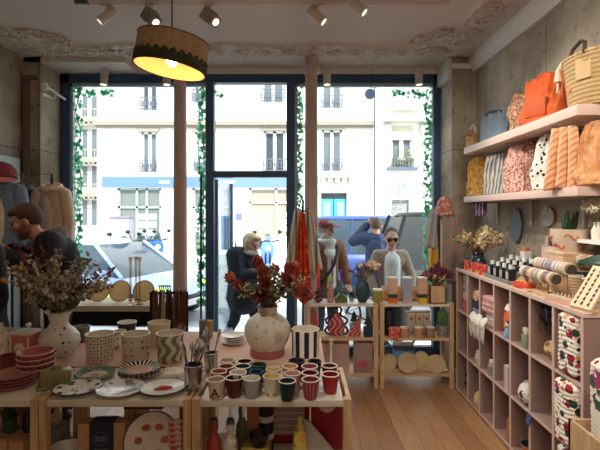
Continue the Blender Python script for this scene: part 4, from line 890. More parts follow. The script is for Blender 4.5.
# cutlery
def utensils(n_, rad, h, seed, label, x, y, z):
    random.seed(seed)
    for k in range(n_):
        kind = random.choice('sfk'); t = T({'s': 'spoon', 'f': 'fork', 'k': 'knife'}[kind], label[kind], {'s': 'spoon', 'f': 'fork', 'k': 'knife'}[kind], (x, y, z+.004), 0, 'cutlery in '+label['g'])
        a = random.random()*2*pi; b = Vector((rad*.5*cos(a+2), rad*.5*sin(a+2), 0)); e = Vector((rad*1.25*cos(a), rad*1.25*sin(a), h*random.uniform(.88, 1.05))); dr_ = (e-b).normalized()
        MB().tube([b, b+dr_*(e-b).length*.55, e], [.004, .003, .003], 6).build('handle', IRON if k % 3 else STEEL, t); m = MB(); q = dr_.to_track_quat('Z', 'Y').to_matrix().to_4x4() @ Matrix.Rotation(random.random()*3, 4, 'Z')
        if kind == 's': m.ball(e+dr_*.02, .024, (.6, .18, 1), q).build('bowl', STEEL, t)
        elif kind == 'f':
            m.box(e+dr_*.008, (.02, .004, .018), rot=q)
            for s in (-.008, -.0027, .0027, .008): m.box(e+dr_*.03+q @ Vector((s, 0, 0)), (.003, .003, .034), rot=q)
            m.build('tines', STEEL, t)
        else: m.box(e+dr_*.03, (.016, .003, .08), rot=q, bev=.001).build('blade', STEEL, t)
t = cup('cutlery_cup', 'polished silver cup packed with cutlery between the plate and cup tables', 'cup', XP(194.5, 2.17), 2.17, ZT, .045, .043, .11, STEEL, STEEL, BLACK); t.location = (-.515, 2.17, ZT+.0045)
utensils(15, .036, .16, 4, dict(s='spoon standing in the polished silver cutlery cup', f='fork standing in the polished silver cutlery cup', k='knife standing in the polished silver cutlery cup', g='the silver cup'), -.515, 2.17, ZT)
t = cup('cutlery_cup', 'brushed metal cup of cutlery behind the beige cup', 'cup', XP(211, 2.4), 2.4, ZT, .036, .034, .1, STEEL, STEEL, BLACK)
utensils(7, .026, .16, 9, dict(s='spoon standing in the brushed metal cup behind', f='fork standing in the brushed metal cup behind', k='knife standing in the brushed metal cup behind', g='the metal cup'), XP(211, 2.4), 2.4, ZT)

# ------------------------------------------------------------------ bouquets
def bouquet(name, label, loc, stems, h, spread, leafm, flowers, leafn=200, leafs=.03, stemr=.0022, seed=1, stemm=None, neck=.03, z0=-.14, zl=.25, squash=.8, fl=1.0, zmin=.6):
    random.seed(seed); t = T(name, label, 'bouquet', loc); st = MB(); lf = MB(); ends = []
    for k in range(stems):
        a = random.random()*2*pi; rr = math.sqrt(random.random())*spread; hh = h*random.uniform(zmin, 1.0)*(1-.35*(rr/spread)**2)
        e = Vector((rr*cos(a), rr*sin(a)*squash, hh)); b = Vector((neck*.5*cos(a+.5), neck*.5*sin(a+.5), z0)); mid = Vector((neck*.9*cos(a), neck*.9*sin(a), .0))
        m2 = mid.lerp(e, .5) + Vector((random.uniform(-.02, .02), random.uniform(-.02, .02), .03)); st.tube([b, mid, m2, e], [stemr*1.3, stemr*1.2, stemr, stemr*.7], 5); ends.append((e, (e-m2).normalized(), mid, m2))
        for q in range(max(1, leafn//stems)):
            u = random.uniform(zl, 1.05); p = mid.lerp(m2, u*2) if u < .5 else m2.lerp(e, u*2-1)
            lf.leaf(p, Vector((random.uniform(-1, 1), random.uniform(-1, 1), random.uniform(-.2, 1))), leafs*random.uniform(.6, 1.3), leafs*.45)
    st.build('stems', stemm or solid('#6b5a3c', .8), t)
    if leafn: lf.build('foliage', leafm, t)
    i = 0
    for cnt, fn in flowers:
        for k in range(cnt):
            e, d_, m1, m2 = ends[i % len(ends)]; i += 1; fn(t, e, d_)
    return t
def berry(mat, r=.011, n_=9):
    def f(t, e, d):
        m = MB()
        for k in range(n_): m.ball(e - d*.011*k*1.1 + Vector((random.uniform(-1, 1), random.uniform(-1, 1), random.uniform(-1, 1)))*r*1.1, r*random.uniform(.6, 1), sub=1)
        m.build('flower_spike', mat, t)
    return f
def protea(mat, r=.045, inner=None):
    def f(t, e, d):
        m = MB(); q = d.to_track_quat('Z', 'Y').to_matrix().to_4x4()
        for ring, (n_, op, L) in enumerate(((6, .14, 1.35), (7, .34, 1.3), (8, .58, 1.15))):
            for k in range(n_):
                a = 2*pi*(k+ring*.5)/n_; o = Vector((cos(a)*sin(op), sin(a)*sin(op), cos(op))); s_ = Vector((-sin(a), cos(a), 0)); tip = o*r*L
                pts = [Vector((0, 0, -.2*r)), o*r*.75+s_*r*.35, tip, o*r*.75-s_*r*.35]; vs = [m.bm.verts.new(e + q @ p) for p in pts]; c = m.bm.verts.new(e + q @ (o*r*.72+Vector((0, 0, -.08*r))))
                for i_ in range(4): m.bm.faces.new([vs[i_], vs[(i_+1) % 4], c])
        m.build('flower', mat, t, sharp=80)
    return f
def puff(mat, r=.035):
    def f(t, e, d):
        m = MB()
        for k in range(26):
            v = Vector((random.gauss(0, 1), random.gauss(0, 1), random.gauss(0, 1)+.3)).normalized(); m.leaf(e+v*r*.4, v, r*.8, r*.5)
        m.ball(e, r*.6, sub=1); m.build('flower', mat, t)
    return f
GRY = floral('#8a8770', ('#adab94', '#6d6650', '#969278'), 30, .6)
bouquet('dried_bouquet', 'dried wild flowers with reddish spikes and grey green leaves in the blotted white vase', (XP(59, 2.68), 2.68, ZR+.255), 70, .40, .31, GRY,
    [(30, berry(solid('#d3cab8', .9, .3, 60), .011, 9)), (18, berry(solid('#8a3f48', .9, .3, 60), .008, 10)), (7, puff(solid('#c9a24a', .8, .2, 40), .02)), (19, berry(solid('#9a8f7c', .9, .3, 60), .012, 7))], 900, .05, seed=5, zl=.0, zmin=.3, stemm=solid('#5b4030', .8))
dbq = bpy.data.objects['dried_bouquet']; random.seed(44)
for k in range(7):
    x = -.27+.05*k+random.uniform(-.02, .02); hz = .40+.06*random.random()-.1*(k > 3); m = MB(); m.tube([(0, 0, -.05), (x*.5, -.02, hz*.5), (x, -.02, hz)], [.003, .0025, .0015], 5)
    for q in range(9): u = .55+.05*q; m.ball((x*(.5+(u-.5)), -.02+random.uniform(-.012, .012), hz*u+random.uniform(-.01, .01)), .009, sub=1)
    m.build('red_sprig', solid('#7d343c', .8, .2, 40), dbq)
bouquet('protea_bouquet', 'dark red proteas and pale twigs in the big pale vase with the red foot', (XP(267.5, 2.68), 2.68, ZR+.29), 44, .25, .24, floral('#5a5c48', ('#7a765c', '#454a38', '#8a7a60'), 30, .6),
    [(17, protea(floral('#9a4238', ('#b05848', '#823030', '#b86a58'), 30, .6), .064)), (26, berry(solid('#c2b08c', .9, .3, 60), .008, 9))], 620, .05, seed=12, zl=.05, stemm=solid('#75654a', .8), zmin=.2)

# ------------------------------------------------------------------ low shelves under the tables
def boxy(name, label, px, d, z, w, dp, h, mat, rz=0, lid=None, band=None, cat='box'):
    t = T(name, label, cat, (XP(px, d), d, z), rz); MB().b2(-w/2, w/2, -dp/2, dp/2, 0, h, bev=.003).build('box_body', mat, t)
    if lid: MB().b2(-w/2-.002, w/2+.002, -dp/2-.002, dp/2+.002, h*.9, h+.003, bev=.002).build('lid', lid, t)
    if band: MB().b2(-w*.25, w*.27, -dp/2-.003, dp/2+.003, -.0, h+.003).build('label_band', band, t)
    return t
KR2 = solid('#9c7752', .8, .1, 20)
boxy('cardboard_box', 'brown cardboard box under the pink plates, at the frame edge', 6, 2.16, ZS, .1, .14, .145, KRAFT, 0, KR2)
boxy('cardboard_box', 'brown cardboard box under the pink plates, next to the table leg', 25, 2.16, ZS, .07, .14, .145, KRAFT, 0, KR2)
t = cup('jar', 'dark green jar of leafy sprigs standing on a cardboard box', 'jar', XP(10, 2.16), 2.16, ZS+.149, .035, .033, .07, solid('#2b4236', .3), solid('#1f3028', .3)); m = MB(); random.seed(2)
for k in range(26): m.leaf((random.uniform(-.02, .02), random.uniform(-.02, .02), .06), (random.uniform(-.5, .5), random.uniform(-.5, .5), 1), .06, .02)
m.build('sprigs', solid('#3a5444', .6), t)
bottle_can('bottle', 'dark blue bottle beside the green jar under the pink plates', 'bottle', 28, 2.16, ZS+.149, .02, .14, solid('#1d2436', .3), solid('#1a1a22'))
boxy('book', 'upright orange brown board behind the green jar', 14, 2.36, ZS, .13, .015, .29, solid('#a5643f', .7), cat='board')
t = boxy('gift_box', 'kraft box with a dark navy sleeve leaning under the plate table', 104, 2.14, ZS+.045, .215, .07, .165, KRAFT, R(3), None, solid('#1d2533', .5))
m = MB(); M_ = Matrix.Rotation(pi/2, 3, 'X')
m.torus((.001, -.0395, .095), .032, .0016, 24, 5, M_)
for q in range(5): m.b2(-.021+q*.01, -.0165+q*.01, -.041, -.0385, .083, .108)
for z_ in (.046, .038): m.b2(-.03, .032, -.041, -.0385, z_, z_+.003)
m.build('sleeve_emblem', solid('#6d7684', .5), t)
boxy('cardboard_box', 'flat carton lying under the kraft box with navy sleeve', 104, 2.15, ZS, .24, .14, .044, KR2)
t = boxy('storage_box', 'grey open box with a small bowl on it behind the first table leg', 57, 2.3, ZS, .085, .1, .115, solid('#8a8580', .7))
cup('bowl', 'small speckled bowl on the grey box under the plates', 'bowl', XP(55, 2.3), 2.3, ZS+.118, .035, .02, .04, dots('#b9b4a8', '#7a7066', 40, .3), CRM)
t = cup('bowl', 'orange red bowl with a white lip under the heart plate', 'bowl', XP(66, 2.12), 2.12, ZS, .08, .04, .09, solid('#b5583f', .4), CRM)
boxy('tray', 'dark red flat tray box high under the plate table', 147, 2.36, ZS+.19, .2, .12, .05, solid('#8a2f35', .6), cat='tray')
for k, (px, c_) in enumerate(((131, '#d8b878'), (143, '#d8b878'))): boxy('carton', ['yellow square carton under the dark red tray', 'second yellow square carton under the dark red tray'][k], px, 2.36, ZS, .05, .06, .185, solid(c_, .7), cat='carton')
def motif(t, r):
    for k in range(6): a = k*2*pi/6; MB().lathe([(0, .0015), (.022, .001), (.022, 0)], (r*.5*cos(a), r*.5*sin(a), .0085), 16, 1, .7).build('painted_fruit', solid('#a8413c', .4), t)
t = plate('platter', 'large cream platter painted with red fruit propped under the plate table', XP(152, 2.11), 2.11, ZS+.13, .125, solid('#cfc3ae', .35), solid('#4d4a48', .4), motif, 'platter', tilt=(R(62), 0, R(6)))
t = plate('platter', 'oval plate with brown rings propped under the navy sleeved box', XP(108, 2.07), 2.07, ZS+.02, .07, solid('#c2ab94', .4), solid('#7d4a3e', .4), None, 'platter', tilt=(R(35), 0, 0))
t = T('folded_cloth', 'red and white checked cloth hanging beside the table leg under the chilli plate', 'cloth', (XP(178, 2.12), 2.12, ZS)); MB().grid(lambda u, v: Vector((-.028+.056*u+.012*sin(v*5)*(1-v), -.04+.08*u*.2+.008*sin(u*9+v*3), .02+.215*v)), 10, 14); 
m = MB(); m.grid(lambda u, v: Vector((-.03+.06*u-.015*(1-v), -.03+.01*sin(u*8+v*3), .0+.235*v)), 12, 14); m.build('cloth', gingham('#d9c3b4', '#b33a36', 38), t, solid=.012)
boxy('book', 'tan upright board behind the checked cloth', 185, 2.3, ZS, .05, .03, .24, solid('#a57d55', .7), cat='board')
def handbottle(label, px, d, r, h, mat, cap, tagc=WHITE):
    t = T('bottle', label, 'bottle', (XP(px, d), d, ZS), 0, None); MB().lathe([(0, 0), (r, 0), (r*1.02, h*.4), (r, h*.55), (r*.55, h*.68), (r*.5, h*.76), (r*.62, h*.82), (r*.6, h*.95), (0, h)], n=24).build('body', mat, t)
    MB().lathe([(0, h*.93), (r*.62, h*.93), (r*.5, h*1.04), (0, h*1.06)], n=18).build('cap', cap, t)
    return t
handbottle('red bottle with a grey shoulder under the cup with the letter A', 214, 2.14, .034, .21, solid('#a5402f', .4), solid('#55544f', .4))
handbottle('cream bottle with a red printed label under the plum cup', 230.5, 2.14, .034, .21, floral('#d8cdbd', ('#a8383a', '#d8cdbd', '#c7bcae'), 30, .4), solid('#4d4f4a', .4))
handbottle('grey green bottle behind the cream bottle under the cups', 242, 2.26, .03, .24, solid('#5d6a5c', .3), solid('#3d453d', .4))
for px, lb in ((217, 'white paper tag hanging over the red bottle'), (230.5, 'white paper tag hanging over the cream bottle'), (244, 'white paper tag hanging over the grey green bottle')):
    t = T('price_tag', lb, 'tag', (XP(px, 2.1), 2.1, .72), 0, 'tags hanging below the cup table'); MB().lathe([(0, -.078), (.006, -.075), (.009, -.04), (.004, -.012), (0, -.01)], n=10, sy=.25).build('tag', WHITE, t); MB().tube([(0, 0, -.012), (0, 0, 0)], .0012, 5).build('string', WHITE, t)
boxy('carton', 'orange brown carton between the bottles and the dark jars', 253.5, 2.28, ZS, .062, .06, .27, solid('#a86c3f', .7), cat='carton')
for k, (z_, c1) in enumerate(((0, '#1c1c22'), (.088, '#22242c'), (.176, '#1e2026'))):
    t = T('jar', ['lowest', 'middle', 'top'][k]+' black jar with a pale lid in the pile under the cobalt cup', 'jar', (XP(266, 2.28), 2.28, ZS+z_), 0, 'black jar pile'); MB().lathe([(0, 0), (.038, 0), (.04, .01), (.04, .06), (0, .06)], n=24).build('body', solid(c1, .35), t); MB().lathe([(0, .06), (.041, .06), (.041, .083), (.038, .088), (0, .088)], n=24).build('lid', solid('#c9c5bd', .4), t)
t = cup('bowl', 'black bowl in front of the carton under the cups', 'bowl', XP(259, 2.16), 2.16, ZS+.078, .048, .03, .06, solid('#18181c', .4), solid('#18181c', .4))
boxy('carton', 'flat mustard yellow box below the black bowl', 256, 2.16, ZS, .13, .12, .076, solid('#bfa04e', .7), R(-6), cat='carton')
# red framed trays and paper bag beneath the red cups
t = T('serving_tray', 'crimson tray with a pale printed panel standing on edge under the striped cups', 'tray', (XP(293, 2.34), 2.34, ZS)); RD = solid('#8e1f2c', .45)
MB().b2(-.125, .085, -.012, .012, 0, .305, bev=.01).build('tray_body', RD, t); MB().b2(-.1, .06, -.015, -.011, .05, .285).build('printed_panel', stripes('#b9b0a6', '#a5867e', 30, 'z', .75), t)
t = T('serving_tray', 'crimson tray with a round cream seal standing under the bright red cup', 'tray', (XP(325, 2.28), 2.28, ZS)); MB().b2(-.07, .09, -.012, .012, 0, .305, bev=.01).build('tray_body', RD, t)
q = MB().lathe([(0, -.015), (.045, -.015), (.045, -.011), (0, -.011)], n=28, M=Matrix.Rotation(0, 4, 'X') @ Matrix.Rotation(pi/2, 4, 'X')).build('seal', solid('#cbb9a8', .5), t, loc=(.01, -.027, .235))
m = MB()
for k, (z_, w_) in enumerate(((.014, .05), (.002, .06), (-.01, .04))):
    for j in range(4): m.b2(-w_/2+j*w_/4, -w_/2+j*w_/4+w_/5, -.0175, -.0145, z_, z_+.006)
m.build('seal_lettering', solid('#5b3a38', .5), t, loc=(.01, -.0115, .235))
t = T('paper_bag', 'pale grey paper bag slumped in front of the crimson trays', 'bag', (XP(319, 2.17), 2.17, ZS)); m = MB(); A = [m.bm.verts.new(p) for p in ((-.07, -.03, 0), (.11, -.03, 0), (.105, .03, 0), (-.07, .03, 0))]; B = [m.bm.verts.new(p) for p in ((-.075, -.008, .205), (-.045, -.012, .19), (-.045, .008, .19), (-.075, .01, .205))]
for i in range(4): m.bm.faces.new([A[i], A[(i+1) % 4], B[(i+1) % 4], B[i]])
m.bm.faces.new(A[::-1]); m.bm.faces.new(B); m.build('bag_body', solid('#b9b0a4', .8, .12, 20), t); MB().tube([(-.07, 0, .2), (-.055, 0, .225), (-.05, 0, .195)], .003).build('tie', IRON, t)
t = T('vase', 'slim yellow vase with an orange blot in front of the crimson tray', 'vase', (XP(300, 2.12), 2.12, ZS)); MB().lathe([(0, 0), (.028, 0), (.034, .05), (.036, .1), (.028, .16), (.012, .2), (.009, .24), (.011, .245), (0, .22)], n=24).build('vase_body', floral('#c9b45c', ('#cf8a3a', '#c9b45c', '#8f8a4a'), 14, .4), t); MB().torus((0, 0, .243), .01, .003, 16, 6).build('lip', solid('#8f8a4a'), t)
# ------------------------------------------------------------------ window bench goods
def disc_plate(label, px, d, z, r, mat, tilt=R(72), rz=0, name='straw_plate', group=None):
    t = T(name, label, 'plate', (XP(px, d), d, z+r*sin(tilt)+.006)); t.rotation_euler = (tilt, 0, rz); t['group'] = group or 'woven straw plates'
    MB().lathe([(0, -.012), (r*.7, -.01), (r*.96, .004), (r, .012), (r*.96, .012), (r*.68, 0), (0, -.002)], n=44).build('plate_body', mat, t); MB().torus((0, 0, .011), r*.985, .006, 44, 6).build('rim', straw('#c7a26a', '#e8d0a0', 60, 'ang'), t)
    return t
STR = straw('#dcc496', '#faf0d8', 45, 'rad', .55)
for px, lb in ((99, 'woven straw plate half hidden by the dried wild flowers'), (120.5, 'woven straw plate in the middle of the black window bench'), (144, 'woven straw plate beside the tall glass candlesticks')): disc_plate(lb, px, 4.4, .722, .103, STR)
for px, lb in ((130.5, 'tall clear glass candlestick nearest the middle straw plate'), (134.5, 'tall clear glass candlestick, central one of the cluster'), (139.5, 'tall clear glass candlestick nearest the pillar side plate')):
    t = T('candlestick', lb, 'candlestick', (XP(px, 4.27), 4.27 + (.04 if px == 134.5 else 0), .722), 0, 'glass candlesticks'); GL = glass('#e6d4cc', .3)
    MB().lathe([(0, 0), (.034, 0), (.034, .006), (.012, .02), (.018, .04), (.01, .06), (.011, .4), (.018, .425), (.02, .45), (.012, .45), (.008, .43), (0, .42)], n=20).build('stem', GL, t); MB().ball((0, 0, .045), .022, (1, 1, .7)).build('knop', GL, t)
# scarf rack
t = T('accessory_rack', 'small dark rack behind the pots for hanging fringed scarves', 'rack', (XP(169, 4.0), 4.0, 0)); MB().tube([(-.16, 0, 0), (-.16, 0, .88)], .012).tube([(.16, 0, 0), (.16, 0, .88)], .012).tube([(-.17, 0, .88), (.17, 0, .88)], .012).build('frame', IRON, t); MB().b2(-.2, .2, -.14, .14, 0, .03).build('base', IRON, t)
cols = ['#5a3a34', '#8a6a5a', '#2d2a2e', '#a58a70', '#6d2f35', '#4a4650', '#c9b49a', '#7d4a30', '#26262c', '#b06a3e']
def drape(name, label, cat, loc, w0, w1, h, mat, folds=4, amp=.02, seed=0, rz=0, group=None, th=.006, skew=0, par=None):
    t = T(name, label, cat, loc, rz, group); m = MB(); random.seed(seed); ph = random.random()*6
    m.grid(lambda u, v: Vector(((u-.5)*(w0+(w1-w0)*v**.8)+skew*v, amp*(.4+.6*v)*sin(u*folds*2*pi+ph+v*1.5)+.01*noise.noise((u*4, v*4, seed)), -h*v*(1-.06*abs(u-.5)+.03*sin(u*7+ph)))), 40, 20); m.build('cloth', mat, t, solid=th); return t
for k in range(10):
    x = -.14+.031*k; y = -.03 if k % 2 else .03
    t = drape('scarf', ['brown', 'tan striped', 'black', 'sand', 'wine red', 'slate', 'cream', 'rust', 'charcoal', 'orange'][k]+' fringed scarf hanging on the small dark rack', 'scarf', (XP(169, 4.0)+x, 4.0+y*.6, .9), .03, .036, .3, stripes(cols[k], cols[(k+3) % 10], 60, 'xz' if k % 2 else 'z', .6), 2, .008, k, 0, 'scarves on the dark rack')
    m = MB()
    for q in range(6): m.tube([(-.015+q*.006, 0, -.285), (-.015+q*.0065, random.uniform(-.005, .005), -.36)], .0015, 4)
    m.build('fringe', solid(cols[(k+3) % 10], .9), t); MB().torus((0, -y*.6, .0), .012, .003, 12, 5, Matrix.Rotation(pi/2, 3, 'Y')).build('ring', IRON, t)
t = T('lattice_basket', 'black slatted tray standing behind the scarf rack', 'tray', (XP(166, 4.3), 4.3, .722)); m = MB()
for q in range(6): m.box((-.05+q*.02, 0, .1), (.006, .01, .17), rot=Matrix.Rotation(R(-12), 4, 'Y'))
for z_ in (.03, .1, .17): m.box((.015*(z_-.1)*-10, 0, z_), (.12, .012, .008))
m.build('slats', BLACK, t); MB().b2(-.06, .07, -.02, .02, 0, .02).build('base', BLACK, t)
# garments
def garment(name, label, cat, loc, mat, w=.36, h=.62, sl=.5, rz=0, collar=True, dep=.16, inner=None, belt=None, seed=0):
    t = T(name, label, cat, loc, rz); m = MB(); W2 = w/2
    m.capsule((-W2*.7, 0, -.03), (W2*.7, 0, -.03), .045); 
    def f(u, v):
        a = 2*pi*u; x = W2*(.62+.38*min(1, v*3.5))*(1+.1*v)*math.copysign(abs(cos(a))**.75, cos(a)); y = dep/2*(.45+.55*v)*math.copysign(abs(sin(a))**.85, sin(a)); k = .018*sin(u*46+v*2+seed)*v
        return Vector((x*(1+k), y*(1+2*k)+k*.4, .0-h*v + .05*(1-min(1, abs(cos(a))*1.4))*(1-v)*(1 if v < .1 else 0)))
    vs = m.grid(f, 64, 20, True); m.bm.faces.new(vs[0]); m.bm.faces.new(vs[-1])
    m.build('body', mat, t, voxel=.011, smooth=2)
    for s in (-1, 1):
        q = MB(); q.capsule((s*W2*.85, 0, -.06), (s*W2*1.18, -.02, -sl*.55), .062, .052).capsule((s*W2*1.18, -.02, -sl*.55), (s*W2*1.15, -.05, -sl), .052, .045); q.build('sleeve', mat, t, voxel=.011, smooth=2)
    if collar: MB().torus((0, 0, .0), .075, .03, 20, 8, Matrix.Rotation(R(20), 3, 'X')).build('collar', mat, t)
    if inner: MB().ball((0, -dep*.42, -h*.5), .06, (1, .4, h*6)).build('inner_panel', inner, t)
    MB().tube([(-W2*.7, 0, -.02), (0, 0, .03), (W2*.7, 0, -.02)], .008).tube([(0, 0, .03), (0, 0, .09), (.02, 0, .11), (.0, 0, .135), (-.02, 0, .12)], .004, 6).build('hanger', PINEX, t)
    return t
rk = T('clothes_rail', 'black clothes rail along the west wall carrying the jackets', 'rail', (-2.45, 4.3, 0)); MB().tube([(-.3, 0, 0), (-.3, 0, 1.96), (.08, 0, 1.96), (.08, 0, 0)], .013).build('frame', IRON, rk); MB().b2(-.34, .10, -.11, .11, 0, .025).build('foot', IRON, rk)
garment('jacket', 'beige hooded jacket with white buttons hanging by the blue window frame', 'jacket', (-2.375, 4.3, 1.83), solid('#d8c0a6', .85, .12, 8, bump=.3, bscale=18), .30, .62, .56, 0, True, .2, solid('#d8c7b2', .9), seed=2)
k = bpy.context.scene.objects['jacket']; MB().torus((0, -.02, .04), .09, .045, 20, 8, Matrix.Rotation(R(60), 3, 'X')).build('hood', solid('#9f8268', .85, .15, 8), k, voxel=.012, smooth=2)
for q in range(4): MB().ball((-.0, -.13, -.1-.1*q), .011).build('button', WHITE, k)
t = T('coat_stand', 'dark coat stand with the denim jacket and maroon cap in the far corner', 'stand', (XP(5, 4.0), 4.0, 0)); MB().tube([(0, 0, 0), (0, 0, 1.98)], .016).build('pole', IRON, t); MB().lathe([(0, 0), (.16, 0), (.14, .03), (0, .04)], n=24).build('base', IRON, t); MB().ball((0, 0, 1.98), .06).build('knob', solid('#8a6a4a'), t)
garment('jacket', 'blue denim jacket with a cream collar hanging under the maroon cap', 'jacket', (XP(5, 3.98), 3.94, 1.84), solid('#7d93ad', .85, .2, 14, bump=.3), .34, .66, .58, R(8), True, .18, solid('#d9cdbb', .9), seed=1)
t = T('cap', 'maroon baseball cap with lettering marks on top of the coat stand', 'cap', (XP(8, 3.95), 3.86, 1.885), R(38)); MR = solid('#7d2f36', .85, .15, 30)
MB().lathe([(.118, 0), (.12, .03), (.11, .08), (.075, .125), (.02, .145), (0, .146)], n=32, sy=1.12).build('crown', MR, t, solid=.004); MB().prism([(-.095, 0), (.095, 0), (.09, .012), (-.09, .012)], 0, .01).build('band', MR, t, loc=(0, -.13, 0)); MB().ball((0, -.15, -.01), .1, (.95, 1.0, .13), Matrix.Rotation(R(18), 4, 'X')).build('brim', solid('#b0605c', .85, .1, 30), t)
m = MB()
for q in range(4): m.tube([(-.04+q*.024, -.118+.008*abs(q-1.5), .035), (-.035+q*.024, -.118+.008*abs(q-1.5), .075)], .005, 5)
m.build('crown_lettering', solid('#4a1a22', .9), t)
garment('jacket', 'dark slate jacket hanging between the denim and beige jackets', 'jacket', (-2.63, 4.26, 1.83), solid('#55565c', .85, .2, 9), .2, .72, .6, R(40), True, .13, seed=4)
# scarves and red bag by the second pillar
hk = T('hook_stand', 'thin dark stand in front of the pillar with scarves and the red cloth', 'stand', (XP(303, 4.43), 4.43, 0)); MB().tube([(0, 0, 0), (0, 0, 1.72)], .011).tube([(-.05, 0, 1.64), (0, 0, 1.6), (.05, 0, 1.64)], .007).build('pole', IRON, hk); MB().lathe([(0, 0), (.065, 0), (.06, .025), (0, .03)], n=24).build('base', IRON, hk)
xs = XP(304, 4.35)
drape('scarf', 'sage green and white striped scarf on the stand by the second pillar', 'scarf', (xs-.065, 4.34, 1.63), .05, .11, .62, stripes('#8b927e', '#d8d0c0', 16, 'x', .7), 2, .025, 3, 0, 'cloths on the pillar stand', .012, -.07)
drape('scarf', 'bright red orange patterned cloth hanging in the middle of the pillar stand', 'scarf', (xs-.02, 4.30, 1.6), .035, .17, .86, floral('#cc3a26', ('#d64a2c', '#b52a20', '#e07a3a'), 16, .4), 3, .03, 5, 0, 'cloths on the pillar stand', .012, .01)
drape('scarf', 'grey green scarf with a pale hem hanging against the second pillar', 'scarf', (xs+.045, 4.33, 1.62), .05, .12, .60, stripes('#6f7562', '#cfc8b6', 12, 'x', .78), 2, .025, 6, 0, 'cloths on the pillar stand', .012, .07)
drape('scarf', 'dusty rose cloth strip beside the red orange cloth on the pillar stand', 'scarf', (xs-.055, 4.36, 1.6), .03, .07, .8, solid('#9d6a60', .9, .15, 20), 2, .02, 8, 0, 'cloths on the pillar stand', .012, -.02)
# stand by the right reveal
st = T('garment_stand', 'pale stand by the reveal with the cap, striped shawl and yellow dress', 'stand', (1.40, 4.45, 0)); MB().tube([(0, 0, 0), (0, 0, 1.66)], .013).tube([(-.12, 0, 1.55), (0, 0, 1.58), (.12, 0, 1.55)], .009).build('pole', PINE, st); MB().lathe([(0, 0), (.085, 0), (.08, .03), (0, .035)], n=24).build('base', PINE, st)
t = T('sun_hat', 'pink and rust patterned cloth hat on top of the stand by the reveal', 'hat', (1.42, 4.42, 1.67)); HT = floral('#b5705c', ('#a24f3f', '#d8a090', '#c9b0a4'), 24, .5)
MB().ball((0, 0, 0), .075, (1, .9, 1.15)).build('crown', HT, t, voxel=.01); MB().lathe([(.06, 0), (.085, -.05), (.1, -.1), (.103, -.1), (.09, -.045), (.065, .01)], n=28, wob=lambda a, z: 1+.08*sin(a*5)).build('brim', HT, t)
drape('shawl', 'shawl with broad grey green and rose diagonal stripes by the cabinet end', 'shawl', (1.47, 4.36, 1.60), .09, .24, .68, stripes('#8e9182', '#b5837a', 9, 'xmz', .5), 2, .02, 2, R(-20), None, .012, .03)
drape('blouse', 'grey lilac blouse hanging next to the striped shawl', 'blouse', (1.31, 4.40, 1.62), .06, .13, .38, solid('#a9a2a6', .9, .1, 10), 2, .02, 4, 0, None, .012, -.03)
drape('dress', 'mustard yellow dress hanging below the grey lilac blouse', 'dress', (1.315, 4.42, 1.40), .06, .11, .46, stripes('#c9962f', '#dcb050', 20, 'x', .6), 3, .02, 7, 0, None, .012)
# ------------------------------------------------------------------ goods on the window shelves
Z1, Z2, Z3 = .762, .452, .124; D0 = 4.18
def S_(px, z, d=D0): return (XP(px, d), d, z)
t = T('candle_holder', 'stacked striped ball candle holder with a glowing pink and orange candle', 'candle holder', S_(318.5, Z1)); MB().ball((0, 0, .03), .042, (1, 1, .7)).ball((0, 0, .085), .04, (1, 1, .65)).ball((0, 0, .128), .024, (1, 1, .6)).build('holder', stripes('#8a3038', '#2e1f28', 22, 'z', .5), t); MB().lathe([(0, .13), (.013, .13), (.013, .235), (0, .235)], n=16).build('candle', solid('#e0306a', .5), t); MB().lathe([(0, .235), (.013, .235), (.012, .36), (0, .365)], n=16).build('candle_tip', solid('#e8552c', .5), t)
t = T('vase', 'pink patterned bottle vase with a yellow green stopper on the window shelf', 'vase', S_(330.5, Z1)); MB().lathe([(0, 0), (.03, 0), (.032, .03), (.028, .1), (.014, .17), (.012, .2), (0, .2)], n=24).build('vase_body', dots('#b88a80', '#8a4a48', 44, .33), t); MB().lathe([(0, .2), (.016, .2), (.013, .245), (0, .25)], n=14).build('stopper', solid('#c2c44a', .5), t)
t = T('candle_holder', 'olive green house shaped candle holder with a tall green candle', 'candle holder', S_(341, Z1)); GR = solid('#55643c', .5); MB().prism([(-.058, 0), (.058, 0), (.058, .04), (.02, .075), (-.02, .075), (-.058, .04)], -.03, .03).build('holder', GR, t); MB().lathe([(0, .07), (.011, .07), (.01, .2), (0, .2)], n=14).build('candle', solid('#4d7040', .5), t); MB().lathe([(0, .2), (.01, .2), (.009, .3), (0, .305)], n=14).build('candle_tip', solid('#7d4a8a', .5), t)
t = cup('glass_tumbler', 'small clear glass tumbler between the green candle holder and the leaf vase', 'glass', XP(351.5, D0), D0, Z1, .025, .02, .09, glass('#d0d8da', .2), None)
t = T('vase', 'dark blue green ribbed leaf shaped vase holding cream and plum flowers', 'vase', S_(362.5, Z1), R(20)); MB().lathe([(0, 0), (.035, 0), (.055, .04), (.066, .1), (.06, .16), (.035, .2), (.03, .205), (.025, .2), (0, .12)], n=48, sx=1, sy=.75, wob=lambda a, z: 1+.07*sin(a*10+z*22)).build('vase_body', solid('#2d474c', .4, .15), t); MB().torus((0, 0, .203), .028, .004, 24, 6).build('lip', solid('#1f3236', .4), t)
bouquet('flower_bouquet', 'cream roses with plum sprigs in the blue green ribbed vase', S_(362, Z1+.2), 26, .2, .17, floral('#5a5a4c', ('#6a4a58', '#7a7a62', '#8a6a70'), 40, .6), [(5, puff(solid('#e3cdb4', .8, .06), .045)), (8, berry(solid('#6a3f55', .8, .2, 60), .012, 7))], 120, .035, seed=3, z0=-.1)
